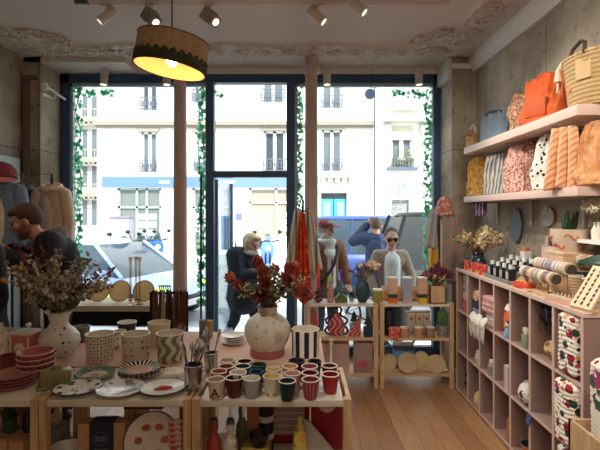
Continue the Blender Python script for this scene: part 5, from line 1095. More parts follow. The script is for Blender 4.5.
def boxcandle(label, px, low, mid, top, d=4.16, w=.078, h=.225):
    t = T('boxed_candle', label, 'candle', S_(px, Z1, d), 0, 'boxed candles on the window shelf'); MB().b2(-w/2, w/2, -.035, .035, 0, .05).build('lower_band', low, t); MB().b2(-w/2, w/2, -.035, .035, .05, .085).build('scalloped_band', mid, t); MB().b2(-w/2, w/2, -.035, .035, .085, h).build('box_body', top, t); MB().b2(-w/2-.002, w/2+.002, -.037, .037, h, h+.012).build('lid', CRM, t); return t
DK = solid('#2f4034', .6); PK = solid('#d0a58c', .6)
boxcandle('boxed candle with an orange foot on the window shelf', 392.5, solid('#d8622c', .5), DK, PK); boxcandle('pale blue grey boxed candle between the orange and yellow footed ones', 407, solid('#b0a49c', .5), solid('#a4a6ac', .5), solid('#98a0ae', .5)); boxcandle('boxed candle with a yellow foot on the window shelf', 422, solid('#dcae2c', .5), DK, PK)
t = T('candle', 'mustard green square candle with a white top over the shelf posts', 'candle', S_(378.5, Z1+.012, 4.15)); MB().b2(-.042, .042, -.035, .035, 0, .1, bev=.004).build('wax', solid('#8f8440', .6), t); MB().b2(-.042, .042, -.035, .035, .1, .115).build('top', CRM, t); t.location.x = .716; t.location.z = Z1+.014
t = T('wooden_crate', 'low pale wooden crate behind the boxed candles', 'crate', (XP(405, 4.28), 4.28, Z1)); m = MB(); m.b2(-.22, .22, -.005, .005, 0, .125).b2(-.22, .22, .055, .065, 0, .125).b2(-.22, -.21, -.005, .065, 0, .125).b2(.21, .22, -.005, .065, 0, .125).b2(-.22, .22, -.005, .065, 0, .01); m.build('crate_body', solid('#d9b48a', .7), t); MB().b2(-.2, .2, -.007, -.005, .03, .09).build('printed_label', solid('#cf8a5a', .6), t)
t = T('wooden_box', 'pale wooden box holding plum flowers at the end of the window shelf', 'box', (XP(436, 4.17), 4.17, Z1)); m = MB(); m.b2(-.075, .075, -.06, -.05, 0, .16).b2(-.075, .075, .05, .06, 0, .16).b2(-.075, -.065, -.06, .06, 0, .16).b2(.065, .075, -.06, .06, 0, .16).b2(-.075, .075, -.06, .06, 0, .01); m.build('box_body', solid('#cfa67c', .7), t); MB().b2(-.03, .03, -.062, -.06, .03, .13).build('side_panel', PINE, t)
bouquet('flower_bouquet', 'plum and dark red flowers in the wooden box by the yellow dress', (XP(436, 4.17), 4.17, Z1+.15), 20, .2, .14, floral('#5a5048', ('#5a2c40', '#6a6a50', '#7d4a50'), 40, .6), [(9, puff(floral('#6d2f4a', ('#8a3a52', '#5a2440'), 30, .5), .04)), (4, berry(solid('#d8d070', .7), .012, 6)), (5, berry(solid('#b04a50', .8), .012, 6))], 110, .05, seed=8, z0=-.1)
# middle shelves
t = T('candle_holder', 'dark blue striped candle holder with a red figure candle', 'candle holder', S_(315.5, Z2)); MB().ball((0, 0, .035), .045, (1, 1, .75)).ball((0, 0, .09), .03, (1, 1, .6)).build('holder', stripes('#1d2233', '#c9b8a8', 20, 'z', .75), t); MB().lathe([(0, .09), (.02, .09), (.024, .13), (.014, .16), (.018, .185), (.01, .215), (0, .22)], n=16).build('candle', solid('#c93a30', .5), t)
t = T('vase', 'pink and red wavy striped vase with looping black outline handles', 'vase', S_(336.5, Z2)); MB().lathe([(0, 0), (.05, 0), (.075, .05), (.078, .1), (.055, .15), (.03, .19), (.025, .21), (0, .21)], n=36, sy=.4).build('vase_body', stripes('#8d3a3a', '#c98078', 20, 'x', .45, 0, 1, .5, 0, (40, .5)), t); BR = solid('#33191f', .5)
for s in (-1, 1): MB().tube([(s*.05, 0, .012), (s*.09, 0, .02), (s*.108, 0, .05), (s*.085, 0, .08), (s*.07, 0, .1), (s*.095, 0, .125), (s*.1, 0, .15), (s*.07, 0, .175), (s*.04, 0, .185), (s*.035, 0, .21), (s*.048, 0, .235), (s*.035, 0, .265), (s*.012, 0, .27), (0, 0, .245)], .011, 8).build('handle', BR, t)
MB().tube([(-.025, 0, .2), (0, 0, .215), (.025, 0, .2)], .01).build('lip', BR, t)
t = T('candle', 'red striped stepped candle beside the wavy vase', 'candle', S_(354.5, Z2)); MB().prism([(-.055, 0), (.055, 0), (.055, .165), (.035, .172), (.03, .13), (.0, .125), (-.005, .085), (-.03, .08), (-.035, .045), (-.055, .04)], -.03, .03).build('wax', stripes('#8d2b30', '#c9807a', 26, 'xmz', .55, 0, 1, .5, 0, (40, .4)), t); MB().tube([(.045, 0, .165), (.045, 0, .18)], .002, 5).build('wick', IRON, t)
for px, lb, c_, d_ in ((368, 'square navy bottle with a dark fir shaped stopper near the shelf post', '#1e3440', 4.16), (354, 'small grey bottle with a dark fir shaped stopper behind the striped candle', '#8b8f90', 4.28)):
    t = T('bottle', lb, 'bottle', S_(px, Z2, d_)); MB().b2(-.04, .04, -.035, .035, 0, .095, bev=.01).build('body', solid(c_, .35), t); MB().lathe([(0, .095), (.012, .095), (.012, .11), (.04, .115), (.02, .145), (.03, .147), (.012, .175), (.018, .177), (0, .215)], n=20).build('stopper', solid('#1a2a26', .6), t)
t = cup('vase', 'tall black rounded vase on the middle window shelf', 'vase', XP(389, 4.2), 4.2, Z2, .034, .045, .24, solid('#1c1d25', .5), solid('#1c1d25', .5), None, None, .004, .012); MB().ball((0, 0, .235), .036, (1, 1, .6)).build('stopper', solid('#1c1d25', .5), t)
t = T('tin', 'round tin with red floral print beside the tall black vase', 'tin', S_(394.5, Z2, 4.12)); FLR = floral('#c94a38', ('#b52f2a', '#e0b8a0', '#d8583c'), 50, .5); MB().lathe([(0, 0), (.052, 0), (.052, .065), (0, .065)], n=32).build('body', FLR, t); MB().lathe([(0, .065), (.054, .065), (.054, .085), (.05, .09), (0, .09)], n=32).build('lid', FLR, t)
for px, lb in ((404.5, 'short tan candle tumbler beside the red floral tin'), (418.5, 'short tan candle tumbler below the pale cartons'), (430.5, 'grey tan candle tumbler nearest the potted cactus')):
    cup('tumbler', lb, 'tumbler', XP(px, 4.13), 4.13, Z2, .043, .04, .09, solid('#c09068' if px < 425 else '#9a8468', .5), CRM, None, 'candle tumblers on the middle shelf')
for k, px in enumerate((410.5, 418.5, 426)):
    t = boxy('carton', ['first pale carton with a small motif from the red floral tin', 'pale carton with a red motif in the middle of the three', 'pale carton with a red motif nearest the cactus'][k], px, 4.24, Z2+.0, .068, .06, .215, solid('#b3a58e', .7), 0, CRM, cat='carton'); t['group'] = 'pale cartons on the middle shelf'; MB().ball((0, -.031, .15), .016, (1, .2, 1)).build('motif', solid('#a84a42'), t)
t = T('potted_cactus', 'green column cactus in a speckled grey pot on the middle window shelf', 'cactus', S_(442.5, Z2, 4.16)); MB().lathe([(0, .1), (.042, .1), (.048, .14), (.046, .2), (.03, .235), (0, .245)], n=40, wob=lambda a, z: 1+.08*cos(a*10)).build('cactus', solid('#4d6a3e', .7), t); MB().lathe([(0, 0), (.045, 0), (.056, .06), (.055, .105), (.05, .105), (.05, .09), (0, .09)], n=28).build('pot', dots('#8d847a', '#5d564f', 50, .35), t)
# bottom shelves
t = T('display_board', 'blank pinkish board standing on the bottom window shelf', 'board', (XP(336, 4.16), 4.16, Z3)); MB().b2(-.13, .12, -.012, .012, 0, .29).build('board', solid('#b3958a', .8), t); MB().b2(-.06, .06, .012, .06, 0, .012).build('foot', solid('#b3958a', .8), t)
t = T('gift_box', 'pinkish pin striped box with a red oval label on the bottom window shelf', 'box', (XP(362.5, 4.16), 4.16, Z3)); MB().b2(-.083, .083, -.03, .03, 0, .29, bev=.003).build('box_body', stripes('#b59a90', '#8a726c', 62, 'x', .75), t); MB().lathe([(0, -.004), (.055, -.004), (.055, 0), (0, 0)], n=28, sy=.62, M=Matrix.Rotation(-pi/2, 4, 'X')).build('oval_label', solid('#b8505a', .6), t, loc=(0, -.03, .08))
t = T('candlestick', 'slim white twisted candlestick in front of the blank pinkish board', 'candlestick', (XP(331, 4.02), 4.02, 0)); MB().lathe([(0, 0), (.05, 0), (.05, .008), (.01, .02), (.008, .25), (.014, .3), (.008, .34), (.009, .40), (.018, .43), (0, .44)], n=18).build('stem', WHITE, t); MB().ball((0, 0, .455), .022).build('top_ball', solid('#d8c8bc', .4), t)
for px, r_, lb, d_, tl, zz in ((389, .068, 'woven straw plate leaning by the shelf posts on the bottom window shelf', 4.22, 74, Z3), (407.5, .088, 'largest woven straw plate in the middle of the bottom window shelf', 4.13, 70, Z3), (421, .075, 'pale straw plate behind the largest one on the bottom window shelf', 4.25, 76, Z3), (436, .08, 'tilted woven straw plate on white tissue by the cabinet end', 4.13, 66, Z3)):
    disc_plate(lb, px, d_, zz, r_, STR, R(tl), R(-8 if px == 436 else 0), group='straw plates on the bottom window shelf')
t = T('folded_fabric', 'blue folded fabric behind the straw plates of the bottom shelf', 'fabric', (XP(403, 4.3), 4.3, Z3)); MB().b2(-.1, .1, -.03, .03, 0, .2, bev=.02).build('fold', solid('#5f82b8', .9), t); MB().b2(-.1, .1, -.03, .03, .2, .235, bev=.015).build('top_fold', solid('#d8d8dc', .9), t)
t = T('tissue_paper', 'crumpled white tissue paper under the tilted straw plate', 'paper', (XP(441, 4.16), 4.16, Z3)); m = MB(); m.ball((0, 0, .025), .05, (1.3, .9, .5), sub=3)
for v in m.bm.verts: v.co += Vector(noise.noise_vector(v.co*30))*.014
m.build('paper', WHITE, t, sharp=20); m = MB(); m.leaf((0, 0, .05), (0, -.3, 1), .05, .05); m.build('corner', WHITE, t)

# ------------------------------------------------------------------ cubby cabinet contents (column 0 is nearest)
def cy(c, f=.5): return 2.246+(c+f)*P_
R1, R2, R3 = .737, .378, .03
def roll(label, x, y, z, r, L, mat, group=None, sq=.8, name='rolled_towel', end=None):
    t = T(name, label, 'textile', (x, y, z+r*sq), 0, group); m = MB(); m.lathe([(0, -L/2), (r*.8, -L/2), (r, -L/2+.02), (r, L/2-.02), (r*.8, L/2), (0, L/2)], n=24, M=Matrix.Diagonal((1, 1, sq, 1)) @ Matrix.Rotation(pi/2, 4, 'Y')); m.build('roll', mat, t)
    q = MB()
    for k in (0.35, .62, .88): q.torus((0, 0, 0), r*k, .004, 20, 5, Matrix.Diagonal((1, 1, sq)).to_3x3() @ Matrix.Rotation(pi/2, 3, 'Y'))
    q.build('spiral_edge', mat, t, loc=(-L/2, 0, 0)); return t
z = R1
for c_, lb, h in (('#d0607a', 'pink rolled textile at the bottom of the far cubby', .045), ('#d8b9a0', 'beige rolled textile above the pink one in the far cubby', .045), ('#a59aa4', 'mauve grey rolled textile in the far cubby', .04), ('#a9a4a6', 'large grey rolled textile on top in the far cubby', .055)):
    roll(lb, 1.56, cy(6), z, h+.012, .24, solid(c_, .95, .12, 40), 'rolled textiles in the far cubby', .78); z += 2*(h+.012)*.78
def folded(label, x, y, z, w, d, h, mat, layers=3, rz=0, group=None, name='folded_textile'):
    t = T(name, label, 'textile', (x, y, z), rz, group); m = MB()
    for k in range(layers): m.box((random.uniform(-.005, .005), random.uniform(-.005, .005), h*(k+.5)/layers), (w, d, h/layers*1.04), bev=h/layers*.42)
    m.build('folds', mat, t); MB().box((-w/2+.006, 0, h*.5), (.012, d*.5, h/layers*.6), bev=.004).build('edge_fold', mat, t); return t
folded('blue folded textile low in the second far cubby', 1.54, cy(5), R1, .22, .2, .075, solid('#7d8cab', .95), 2, 0, 'folded textiles in the second far cubby'); folded('navy folded textile in the second far cubby', 1.54, cy(5), R1+.076, .22, .2, .06, solid('#3d3550', .95), 2, 0, 'folded textiles in the second far cubby'); roll('peach beige roll on the navy textile in the second far cubby', 1.55, cy(5), R1+.137, .06, .24, solid('#dcb49a', .95), None, .75)
PF = dots('#d8aea2', '#b0504f', 70, .38, .95)
folded('pink patterned folded textile in the third cubby from the window', 1.56, cy(4), R1, .24, .21, .1, dots('#d9d2c4', '#8f9a90', 60, .35, .95), 3, 0, 'patterned textiles'); folded('pink and red patterned textile heaped in the third cubby from the window', 1.55, cy(4), R1+.101, .26, .22, .12, PF, 3, R(8), 'patterned textiles')
# white throw with fringe spilling out
t = T('fringed_throw', 'white throw with long knotted fringe spilling from the second and third cubbies', 'throw', (1.40, cy(4, .8), R1+.055)); m = MB(); WF = solid('#dcd4c8', .95, .12, 40, bump=.5)
m.grid(lambda u, v: Vector((-.004-.03*sin(min(1, v*1.5)*pi*.5)+.008*sin(u*16+v*4), (u-.5)*.26, -.06*v+.012*sin(u*14)*(1-v))), 30, 12); m.build('cloth', WF, t, solid=.012); m = MB()
for q in range(17): y0 = -.13+.26*q/16; m.tube([(-.032, y0, -.05), (-.036+.004*sin(q*3), y0+.008*sin(q*2), -.1), (-.036, y0+.012*sin(q*5), -.15-.03*abs(sin(q*1.7)))], [.006, .0055, .002], 6)
m.build('fringe', WF, t)
t = T('soft_toy', 'orange and white round soft toy in a cubby at the cabinet middle', 'toy', (1.50, cy(3, .45), R1)); MB().lathe([(0, 0), (.08, 0), (.1, .05), (.1, .13), (.075, .18), (0, .2)], n=32, sx=.7).build('body', solid('#de6a2e', .9, .08, 30), t); MB().lathe([(.078, .165), (.09, .18), (.07, .215), (0, .225)], n=32, sx=.75).build('white_hood', solid('#e6ddd2', .9), t)
t = T('doll', 'small doll in a blue dress in front of the orange soft toy', 'doll', (1.432, cy(3, .3), R1)); MB().lathe([(0, 0), (.03, 0), (.033, .02), (.018, .06), (.012, .07), (0, .07)], n=20).build('dress', solid('#7aa0cf', .8), t); MB().ball((0, 0, .088), .024).build('head', solid('#e3c4ae', .6), t); MB().ball((.006, 0, .096), .025, (1, 1, .85)).build('hair', solid('#2b2a3c', .8), t)
def jar(label, x, y, z, r, h, mat, lid, cat='jar', name='jar', group=None):
    t = T(name, label, cat, (x, y, z), 0, group); MB().lathe([(0, 0), (r, 0), (r, h*.6), (r*.6, h*.7), (r*.55, h*.75), (0, h*.75)], n=20).build('body', mat, t); MB().lathe([(0, h*.75), (r*.66, h*.75), (r*.66, h*.98), (0, h)], n=16).build('lid', lid, t); return t
GRN = solid('#7d8a62', .4)
jar('small green bottle with a pale cork cap in a middle cubby, nearer the window', 1.46, cy(2, .62), R1, .022, .115, GRN, CRM, 'bottle', 'bottle'); jar('small green bottle with a pale cork cap beside its twin', 1.44, cy(2, .38), R1, .024, .12, GRN, CRM, 'bottle', 'bottle')
t = T('handbag', 'black shiny handbag with looped straps in the cubby next to the quilts', 'handbag', (1.55, cy(1, .5), R1+.1)); m = MB(); m.ball((0, 0, .1), .1, (1, .85, 1.0), sub=3); m.build('bag_body', solid('#17181d', .25), t)
for s in (-.04, .04): MB().tube([(-.08, s, .08), (-.125, s, .14), (-.12, s+.02, .2), (-.06, s, .19)], .012).build('strap', solid('#22242c', .25), t)
m = MB(); m.ball((1.53, cy(1, .5), R1+.06), .07, (1.4, 1.3, .85), sub=3)
for v in m.bm.verts: v.co += Vector(noise.noise_vector(v.co*18))*.014
tag(m.build('raffia_bundle', floral('#b5935c', ('#8a6a3c', '#c9a870', '#7a4a34'), 24, .5), None), 'tan raffia bundle under the black handbag', 'raffia')
# floral quilts
QF = floral('#e9e1d0', ('#8f2430', '#e9e1d0', '#26403a', '#c22f3a', '#d8a25c', '#e9e1d0', '#a8323e', '#34302e'), 20, .5, .9, .25, .5)
def quilt(label, x, y, z, h, mat, rx=.155, ry=.1, group='rolled floral quilts', seed=0):
    t = T('rolled_quilt', label, 'quilt', (x, y, z), 0, group); m = MB()
    def wb(a, zz): return (cos(a)**4+sin(a)**4)**-.22*(1+.012*sin(a*5+zz*14+seed)+.014*sin(zz*270+2*sin(a*3+seed))+.03*noise.noise((cos(a)*2, sin(a)*2, zz*7+seed)))
    n_ = 60; m.lathe([(0, 0)]+[(1*(min(1, .72+.28*sin(min(1, min(q, n_-q)/5)*pi/2))), h*q/n_) for q in range(n_+1)]+[(0, h)], n=56, sx=rx, sy=ry, wob=wb); m.build('quilt', mat, t, sharp=70)
    q = MB(); q.torus((0, 0, 0), 1, .03, 40, 6, Matrix.Diagonal((rx*.5, ry*.5, .25)).to_3x3()); q.build('rolled_end', mat, t, loc=(0, 0, h)); return t
quilt('rolled white quilt with red flowers in the top near cubby', 1.545, cy(0), R1, .333, QF, seed=1); quilt('rolled white quilt with red flowers bulging from the middle near cubby', 1.535, cy(0), R2, .337, QF, .165, .102, seed=4); quilt('rolled white quilt with red flowers in the bottom near cubby', 1.54, cy(0), R3, .325, floral('#e6dccb', ('#8f2430', '#e6dccb', '#c9a9b8', '#8f4a62', '#d8b25c', '#e6dccb'), 19, .48, .9, .25, .5), .155, .1, seed=7)
t = T('wooden_crate', 'pale wooden crate beside the cabinet end holding a tall rolled quilt', 'crate', (1.47, 2.02, 0)); m = MB(); m.b2(-.17, .17, -.16, -.145, 0, .6).b2(-.17, .17, .145, .16, 0, .6).b2(-.17, -.155, -.16, .16, 0, .6).b2(.155, .17, -.16, .16, 0, .6).b2(-.17, .17, -.16, .16, 0, .02); m.build('crate_body', PINE, t); MB().b2(-.14, .14, -.145, .145, .47, .485).build('inner_base', PINE, t)
quilt('rolled quilt with magenta flowers standing in the wooden crate', 1.47, 2.02, .486, .44, floral('#e9e1d0', ('#8f2458', '#e9e1d0', '#3c5244', '#a83a68', '#e9e1d0', '#7a2044'), 13, .5, .9, .25, .5), .125, .115, None, 3)
# second and third rows
for k, (f, h, lb) in enumerate(((.35, .2, 'tall green bottle in the far cubby of the middle row'), (.62, .17, 'shorter green bottle in the far cubby of the middle row'))): jar(lb, 1.50, cy(6, f), R2, .035, h, solid('#3d6a54', .3), solid('#3d6a54', .3), 'bottle', 'bottle')
jar('small cream jar in the second cubby of the middle row', 1.46, cy(5, .6), R2, .028, .09, solid('#cbbba8', .5), CRM); jar('second small cream jar beside the first in the middle row', 1.44, cy(5, .3), R2, .028, .085, solid('#c4b09c', .5), CRM)
jar('grey jar with a white knob lid in the third cubby of the middle row', 1.45, cy(4, .45), R2, .036, .11, solid('#8f8682', .5), WHITE); jar('slim pale bottle behind the grey knob jar in the middle row', 1.47, cy(4, .2), R2, .022, .17, solid('#b5a08c', .5), CRM, 'bottle', 'bottle')
for k, f in enumerate((.34, .22)):
    t = T('book', ['pale grey book standing in the middle row, nearer the window', 'pale cream book standing beside the grey one in the middle row'][k], 'book', (1.46, cy(3, f), R2), 0, 'books in the cubby'); MB().b2(-.05, .12, -.012, .012, 0, .165).build('cover', solid(['#b9b0ac', '#d6cabd'][k], .6), t); MB().b2(-.046, .118, -.0095, .0095, .004, .167).build('pages', CRM, t)
t = T('vase', 'round white vase with dark painted foliage in the middle row', 'vase', (1.465, cy(2, .40), R2)); MB().lathe([(0, 0), (.04, 0), (.068, .035), (.075, .07), (.062, .11), (.04, .13), (.038, .138), (.032, .13), (0, .1)], n=32).build('vase_body', floral('#ddd4c8', ('#3d3a3c', '#5a5250', '#ddd4c8'), 26, .45), t); MB().torus((0, 0, .136), .036, .003, 24, 6).build('lip', CRM, t)
t = T('price_tag', 'blue paper tag hanging from the cubby edge below the round white vase', 'tag', (1.40, cy(1, .97), R2+.0)); MB().box((-.004, 0, -.045), (.003, .045, .075), rot=Matrix.Rotation(R(18), 4, 'X')).build('tag', solid('#3d5a8c', .6), t); MB().tube([(-.001, 0, .0), (-.004, 0, -.012)], .0015, 5).build('string', WHITE, t)
cup('bowl', 'dark striped bowl in the far bottom cubby', 'bowl', 1.50, cy(6, .45), R3, .07, .045, .08, stripes('#2d2a2c', '#8a8078', 40, 'z', .6), BLACK); t = cup('bowl', 'dark striped bowl stacked in the far bottom cubby', 'bowl', 1.50, cy(6, .45), R3+.082, .068, .045, .07, stripes('#3a3230', '#9a8f84', 40, 'z', .6), BLACK)
t = T('gourd', 'pale yellow rounded pot in the second bottom cubby', 'pot', (1.45, cy(5, .35), R3)); MB().lathe([(0, 0), (.035, 0), (.055, .04), (.05, .09), (.03, .12), (0, .13)], n=24).build('body', solid('#cdb080', .6), t); MB().lathe([(0, .125), (.012, .128), (.01, .15), (0, .152)], n=12).build('knob', solid('#a98b5c'), t)
jar('terracotta bottle with a dark cap in a bottom cubby', 1.452, cy(3, .25), R3, .034, .24, solid('#b06a44', .6), solid('#4a4038'), 'bottle', 'bottle')
t = cup('pot', 'terracotta pot with a dark rim in a bottom cubby near the quilts', 'pot', 1.46, cy(2, .35), R3, .055, .04, .1, solid('#b5704a', .6), solid('#2f3a34'))
t = cup('pot', 'small green pot in the bottom cubby beside the lowest quilt', 'pot', 1.47, cy(1, .35), R3, .055, .04, .1, solid('#5c6a4a', .6), solid('#2f3a34'))

# ------------------------------------------------------------------ cabinet top
def top(px, X): d = X*F/(px-300); return (X, d, ZC)
t = T('vase', 'dark blue vase of dried cream flowers at the window end of the cabinet', 'vase', top(478, 1.525)); MB().lathe([(0, 0), (.05, 0), (.07, .04), (.068, .09), (.045, .13), (.05, .15), (.045, .15), (.035, .12), (0, .08)], n=28).build('vase_body', solid('#253440', .2), t); MB().torus((0, 0, .15), .047, .004, 24, 6).build('lip', solid('#1a2630', .2), t)
x_, y_, _ = top(478, 1.525)
bouquet('dried_bouquet', 'dried cream hydrangeas and beige twigs in the dark blue cabinet vase', (x_, y_, ZC+.14), 40, .23, .24, floral('#8a7a5a', ('#a59470', '#6a5a40', '#c2b08a'), 40, .6), [(6, puff(solid('#d9c49c', .85, .1), .06)), (12, berry(solid('#b59a70', .9, .3, 60), .012, 8))], 320, .045, seed=21, stemm=solid('#7a6040', .8), z0=-.09)
jar('little dark ribbed tin at the far cabinet corner', *top(462, 1.435)[:2], ZC, .03, .075, solid('#4a4248', .4), solid('#6a5a58', .4), 'tin', 'tin')
FB_ = floral('#d0503f', ('#c22f3a', '#e0a040', '#e87a8a', '#b5303a'), 34, .55, .4)
for k, (px, r_, lb) in enumerate(((469, .042, 'small red floral tin nearest the far cabinet corner'), (476.5, .046, 'red and yellow floral tin in the middle of the three'), (484, .05, 'red floral tin beside the black labelled bottles'))):
    t = T('tin', lb, 'tin', top(px, 1.48), 0, 'floral tins on the cabinet'); MB().lathe([(0, 0), (r_, 0), (r_, .06), (0, .06)], n=28).build('body', FB_, t); MB().lathe([(0, .06), (r_*1.03, .06), (r_*1.03, .078), (0, .082)], n=28).build('lid', FB_, t)
BC = solid('#22262a', .35)
t = T('bottle_tray', 'pale grey tray under the row of dark bottles on the cabinet', 'tray', (1.53, 3.3, ZC)); MB().b2(-.09, .13, -.2, .22, 0, .012, bev=.003).build('tray_base', solid('#8a8a88', .5), t); MB().b2(-.095, -.088, -.2, .22, .012, .03).build('lip', solid('#8a8a88', .5), t)
n_ = 0
for r_i, X in enumerate((1.48, 1.555, 1.625)):
    for k in range(4):
        y_ = 3.16+.1*k; n_ += 1
        t = T('soap_bottle', ['dark bottle with a white cap in the front row on the grey tray', 'dark bottle with a white cap in the middle row on the grey tray', 'dark bottle with a white cap in the back row on the grey tray'][r_i], 'bottle', (X, y_, ZC+.013), 0, ['front', 'middle', 'back'][r_i]+' row of dark bottles')
        MB().b2(-.026, .026, -.026, .026, 0, .09+.02*r_i, bev=.006).build('body', BC, t); MB().lathe([(0, 0), (.014, 0), (.014, .03), (0, .03)], (0, 0, .09+.02*r_i), 14).build('cap', WHITE, t); MB().b2(-.028, -.0262, -.018, .018, .02, .07).build('label', solid('#b9b4ac', .6), t)
for k, (px, X, h, c_) in enumerate(((512, 1.5, .12, '#b58a72'), (514.5, 1.62, .14, '#3a3238'), (523.5, 1.66, .13, '#22242a'))): jar(['pink tan jar with a pale lid at the end of the dark bottles', 'brown jar behind the pink tan jar on the cabinet', 'black jar in front of the blue grey boards'][k], *top(px, X)[:2], ZC, .032, h, solid(c_, .5), CRM if k == 0 else BC)
# boards leaning on the wall
def board(label, px, X, zc, rx, rz_, c_, hang=True, py=None):
    d = X*F/(px-300); t = T('cutting_board', label, 'board', (X, d, zc)); MB().lathe([(0, -.008), (1, -.008), (1, .008), (0, .008)], n=40, M=Matrix.Rotation(pi/2, 4, 'Y') @ Matrix.Diagonal((rz_, rx, 1, 1))).build('board', solid(c_, .5, .08), t); MB().tube([(-.012, 0, rz_*.55), (-.012, 0, rz_*.95), (-.0, 0, rz_*1.05)], .005, 6).build('cord_loop', CRM, t); return t
board('oval slate blue board hanging on the concrete wall', 516, 1.796, ZP(225, 1.796*F/216)+.0, .1, .145, '#5f7078'); board('round grey beige board hanging on the wall behind the wavy planter', 548, 1.796, 1.565, .085, .07, '#a59a8c')
t = T('chopping_board', 'pale pink speckled board leaning behind the planter', 'board', (1.775, 3.22, ZC)); MB().box((0, 0, .13), (.018, .17, .26), rot=Matrix.Rotation(R(5), 4, 'Y'), bev=.006).build('board', dots('#d3b5a8', '#a57a6c', 50, .25), t); MB().box((.012, .03, .29), (.016, .04, .09), rot=Matrix.Rotation(R(5), 4, 'Y'), bev=.006).build('handle', solid('#c9a99c'), t)
t = T('storage_box', 'blue grey box with a white and orange candle on the cabinet', 'box', top(524, 1.74)); MB().b2(-.05, .05, -.11, .11, 0, .14, bev=.004).build('box_body', solid('#7a8890', .6), t); MB().b2(-.052, .052, -.112, .112, .12, .145, bev=.003).build('lid', solid('#8a98a0', .6), t)
x_, y_, _ = top(524, 1.74); t = T('candle', 'white candle with an orange top on the blue grey box', 'candle', (x_, y_-.03, ZC+.146)); MB().b2(-.03, .03, -.03, .03, 0, .055, bev=.004).build('wax', WHITE, t); MB().b2(-.02, .02, -.02, .02, .055, .085, bev=.004).build('top', solid('#d8823c', .6), t)
# wavy planter on a shelf board with plant
x_, y_, _ = top(569, 1.68); t = T('planter', 'cream planter painted with orange squiggles on the cabinet', 'planter', (x_, y_, ZC+.257)); MB().lathe([(0, 0), (.07, 0), (.1, .07), (.105, .14), (.098, .14), (.09, .1), (0, .1)], n=36).build('planter_body', solid('#d9c4ae', .5), t); OR = solid('#cf6f30', .5)
for k in range(8):
    a0 = 2*pi*k/8; z0 = .035+.06*(k % 2)
    MB().tube([((.0695+.2*min(.07, zz)*.0+ (.1-.07)*min(1, zz/.07)+.003)*Vector((cos(a0+.75*q/8), sin(a0+.75*q/8), 0)).x, ((.07+(.1-.07)*min(1, zz/.07)+.003))*sin(a0+.75*q/8), zz) for q, zz in ((q, z0+.016*sin(q*.8)) for q in range(9))], .0055, 6).build('squiggle', OR, t)
t = T('plinth', 'low wooden plinth lifting the squiggle planter', 'plinth', (x_, y_, ZC)); MB().b2(-.09, .1, -.09, .09, 0, .255, bev=.004).build('block', solid('#cda982', .7), t); MB().b2(-.094, .104, -.094, .094, .24, .257, bev=.002).build('top', solid('#d8b892', .7), t)
t = T('succulent', 'dark green succulent growing in the squiggle planter', 'plant', (x_, y_, ZC+.36)); m = MB(); random.seed(4)
for k in range(16): a = random.random()*6.3; m.tube([(0, 0, 0), (.03*cos(a), .03*sin(a), .05), (.06*cos(a)*random.random(), .06*sin(a), .1+random.random()*.06)], [.012, .015, .004], 6)
m.build('foliage', solid('#31482f', .6), t)
# bracelet rolls
def bangles(label, x, y, z, n_, pal, blabel, L=.30):
    t = T('bracelet_stand', label, 'stand', (x, y, ZC)); R_ = .031
    MB().tube([(0, -L/2-.02, z), (0, L/2+.01, z)], R_*.72, 16).build('bar', solid('#c9a880', .7), t)
    for s in (-1, 1): MB().b2(-.01, .01, s*L*.42-.008, s*L*.42+.008, 0, z-R_*.5).build('post', solid('#c9a880', .7), t)
    MB().b2(-.05, .05, -L/2, L/2, 0, .01).build('base', solid('#c9a880', .7), t); MB().lathe([(0, 0), (R_*.9, 0), (R_*.9, .012), (0, .012)], (0, 0, 0), 20, M=Matrix.Rotation(pi/2, 4, 'X')).build('end_cap', solid('#4a4032', .6), t, loc=(0, -L/2-.012, z))
    src = {}
    for k in range(n_):
        c_ = pal[(k*7+k//3) % len(pal)]
        if c_ not in src:
            o = MB().torus((0, 0, 0), R_+.002, .0078, 22, 7, Matrix.Rotation(pi/2, 3, 'X')).build('bracelet', dots(c_, '#e8dcc8', 120, .3), None); src[c_] = o
        else: o = src[c_].copy(); C.objects.link(o)
        o.location = (x, y-L/2+L*(k+.5)/n_, ZC+z-.0155+.012); tag(o, blabel, 'bracelet', blabel)
PAL = ['#d8c4a4', '#a8927a', '#c9b0a0', '#8f9a98', '#e2d6c4', '#b58a70', '#7a6a68', '#cfa888']
x_, y_, _ = top(544, 1.50); bangles('front low stand threaded with beaded bracelets on the cabinet', 1.50, 2.83, .11, 19, PAL, 'beaded bracelet on the front low stand', .36)
bangles('middle stand threaded with lilac and beige bracelets', 1.60, 2.85, .165, 19, ['#d9c9b4', '#b0a0b8', '#c9b49c', '#8a7f96', '#e2d6c8'], 'lilac or beige bracelet on the middle stand', .36)
bangles('back tall stand of bracelets beside the planter', 1.70, 2.72, .215, 12, ['#d8c09a', '#c0a8c0', '#b98a60', '#d9c9b4'], 'bracelet on the back tall stand', .26)
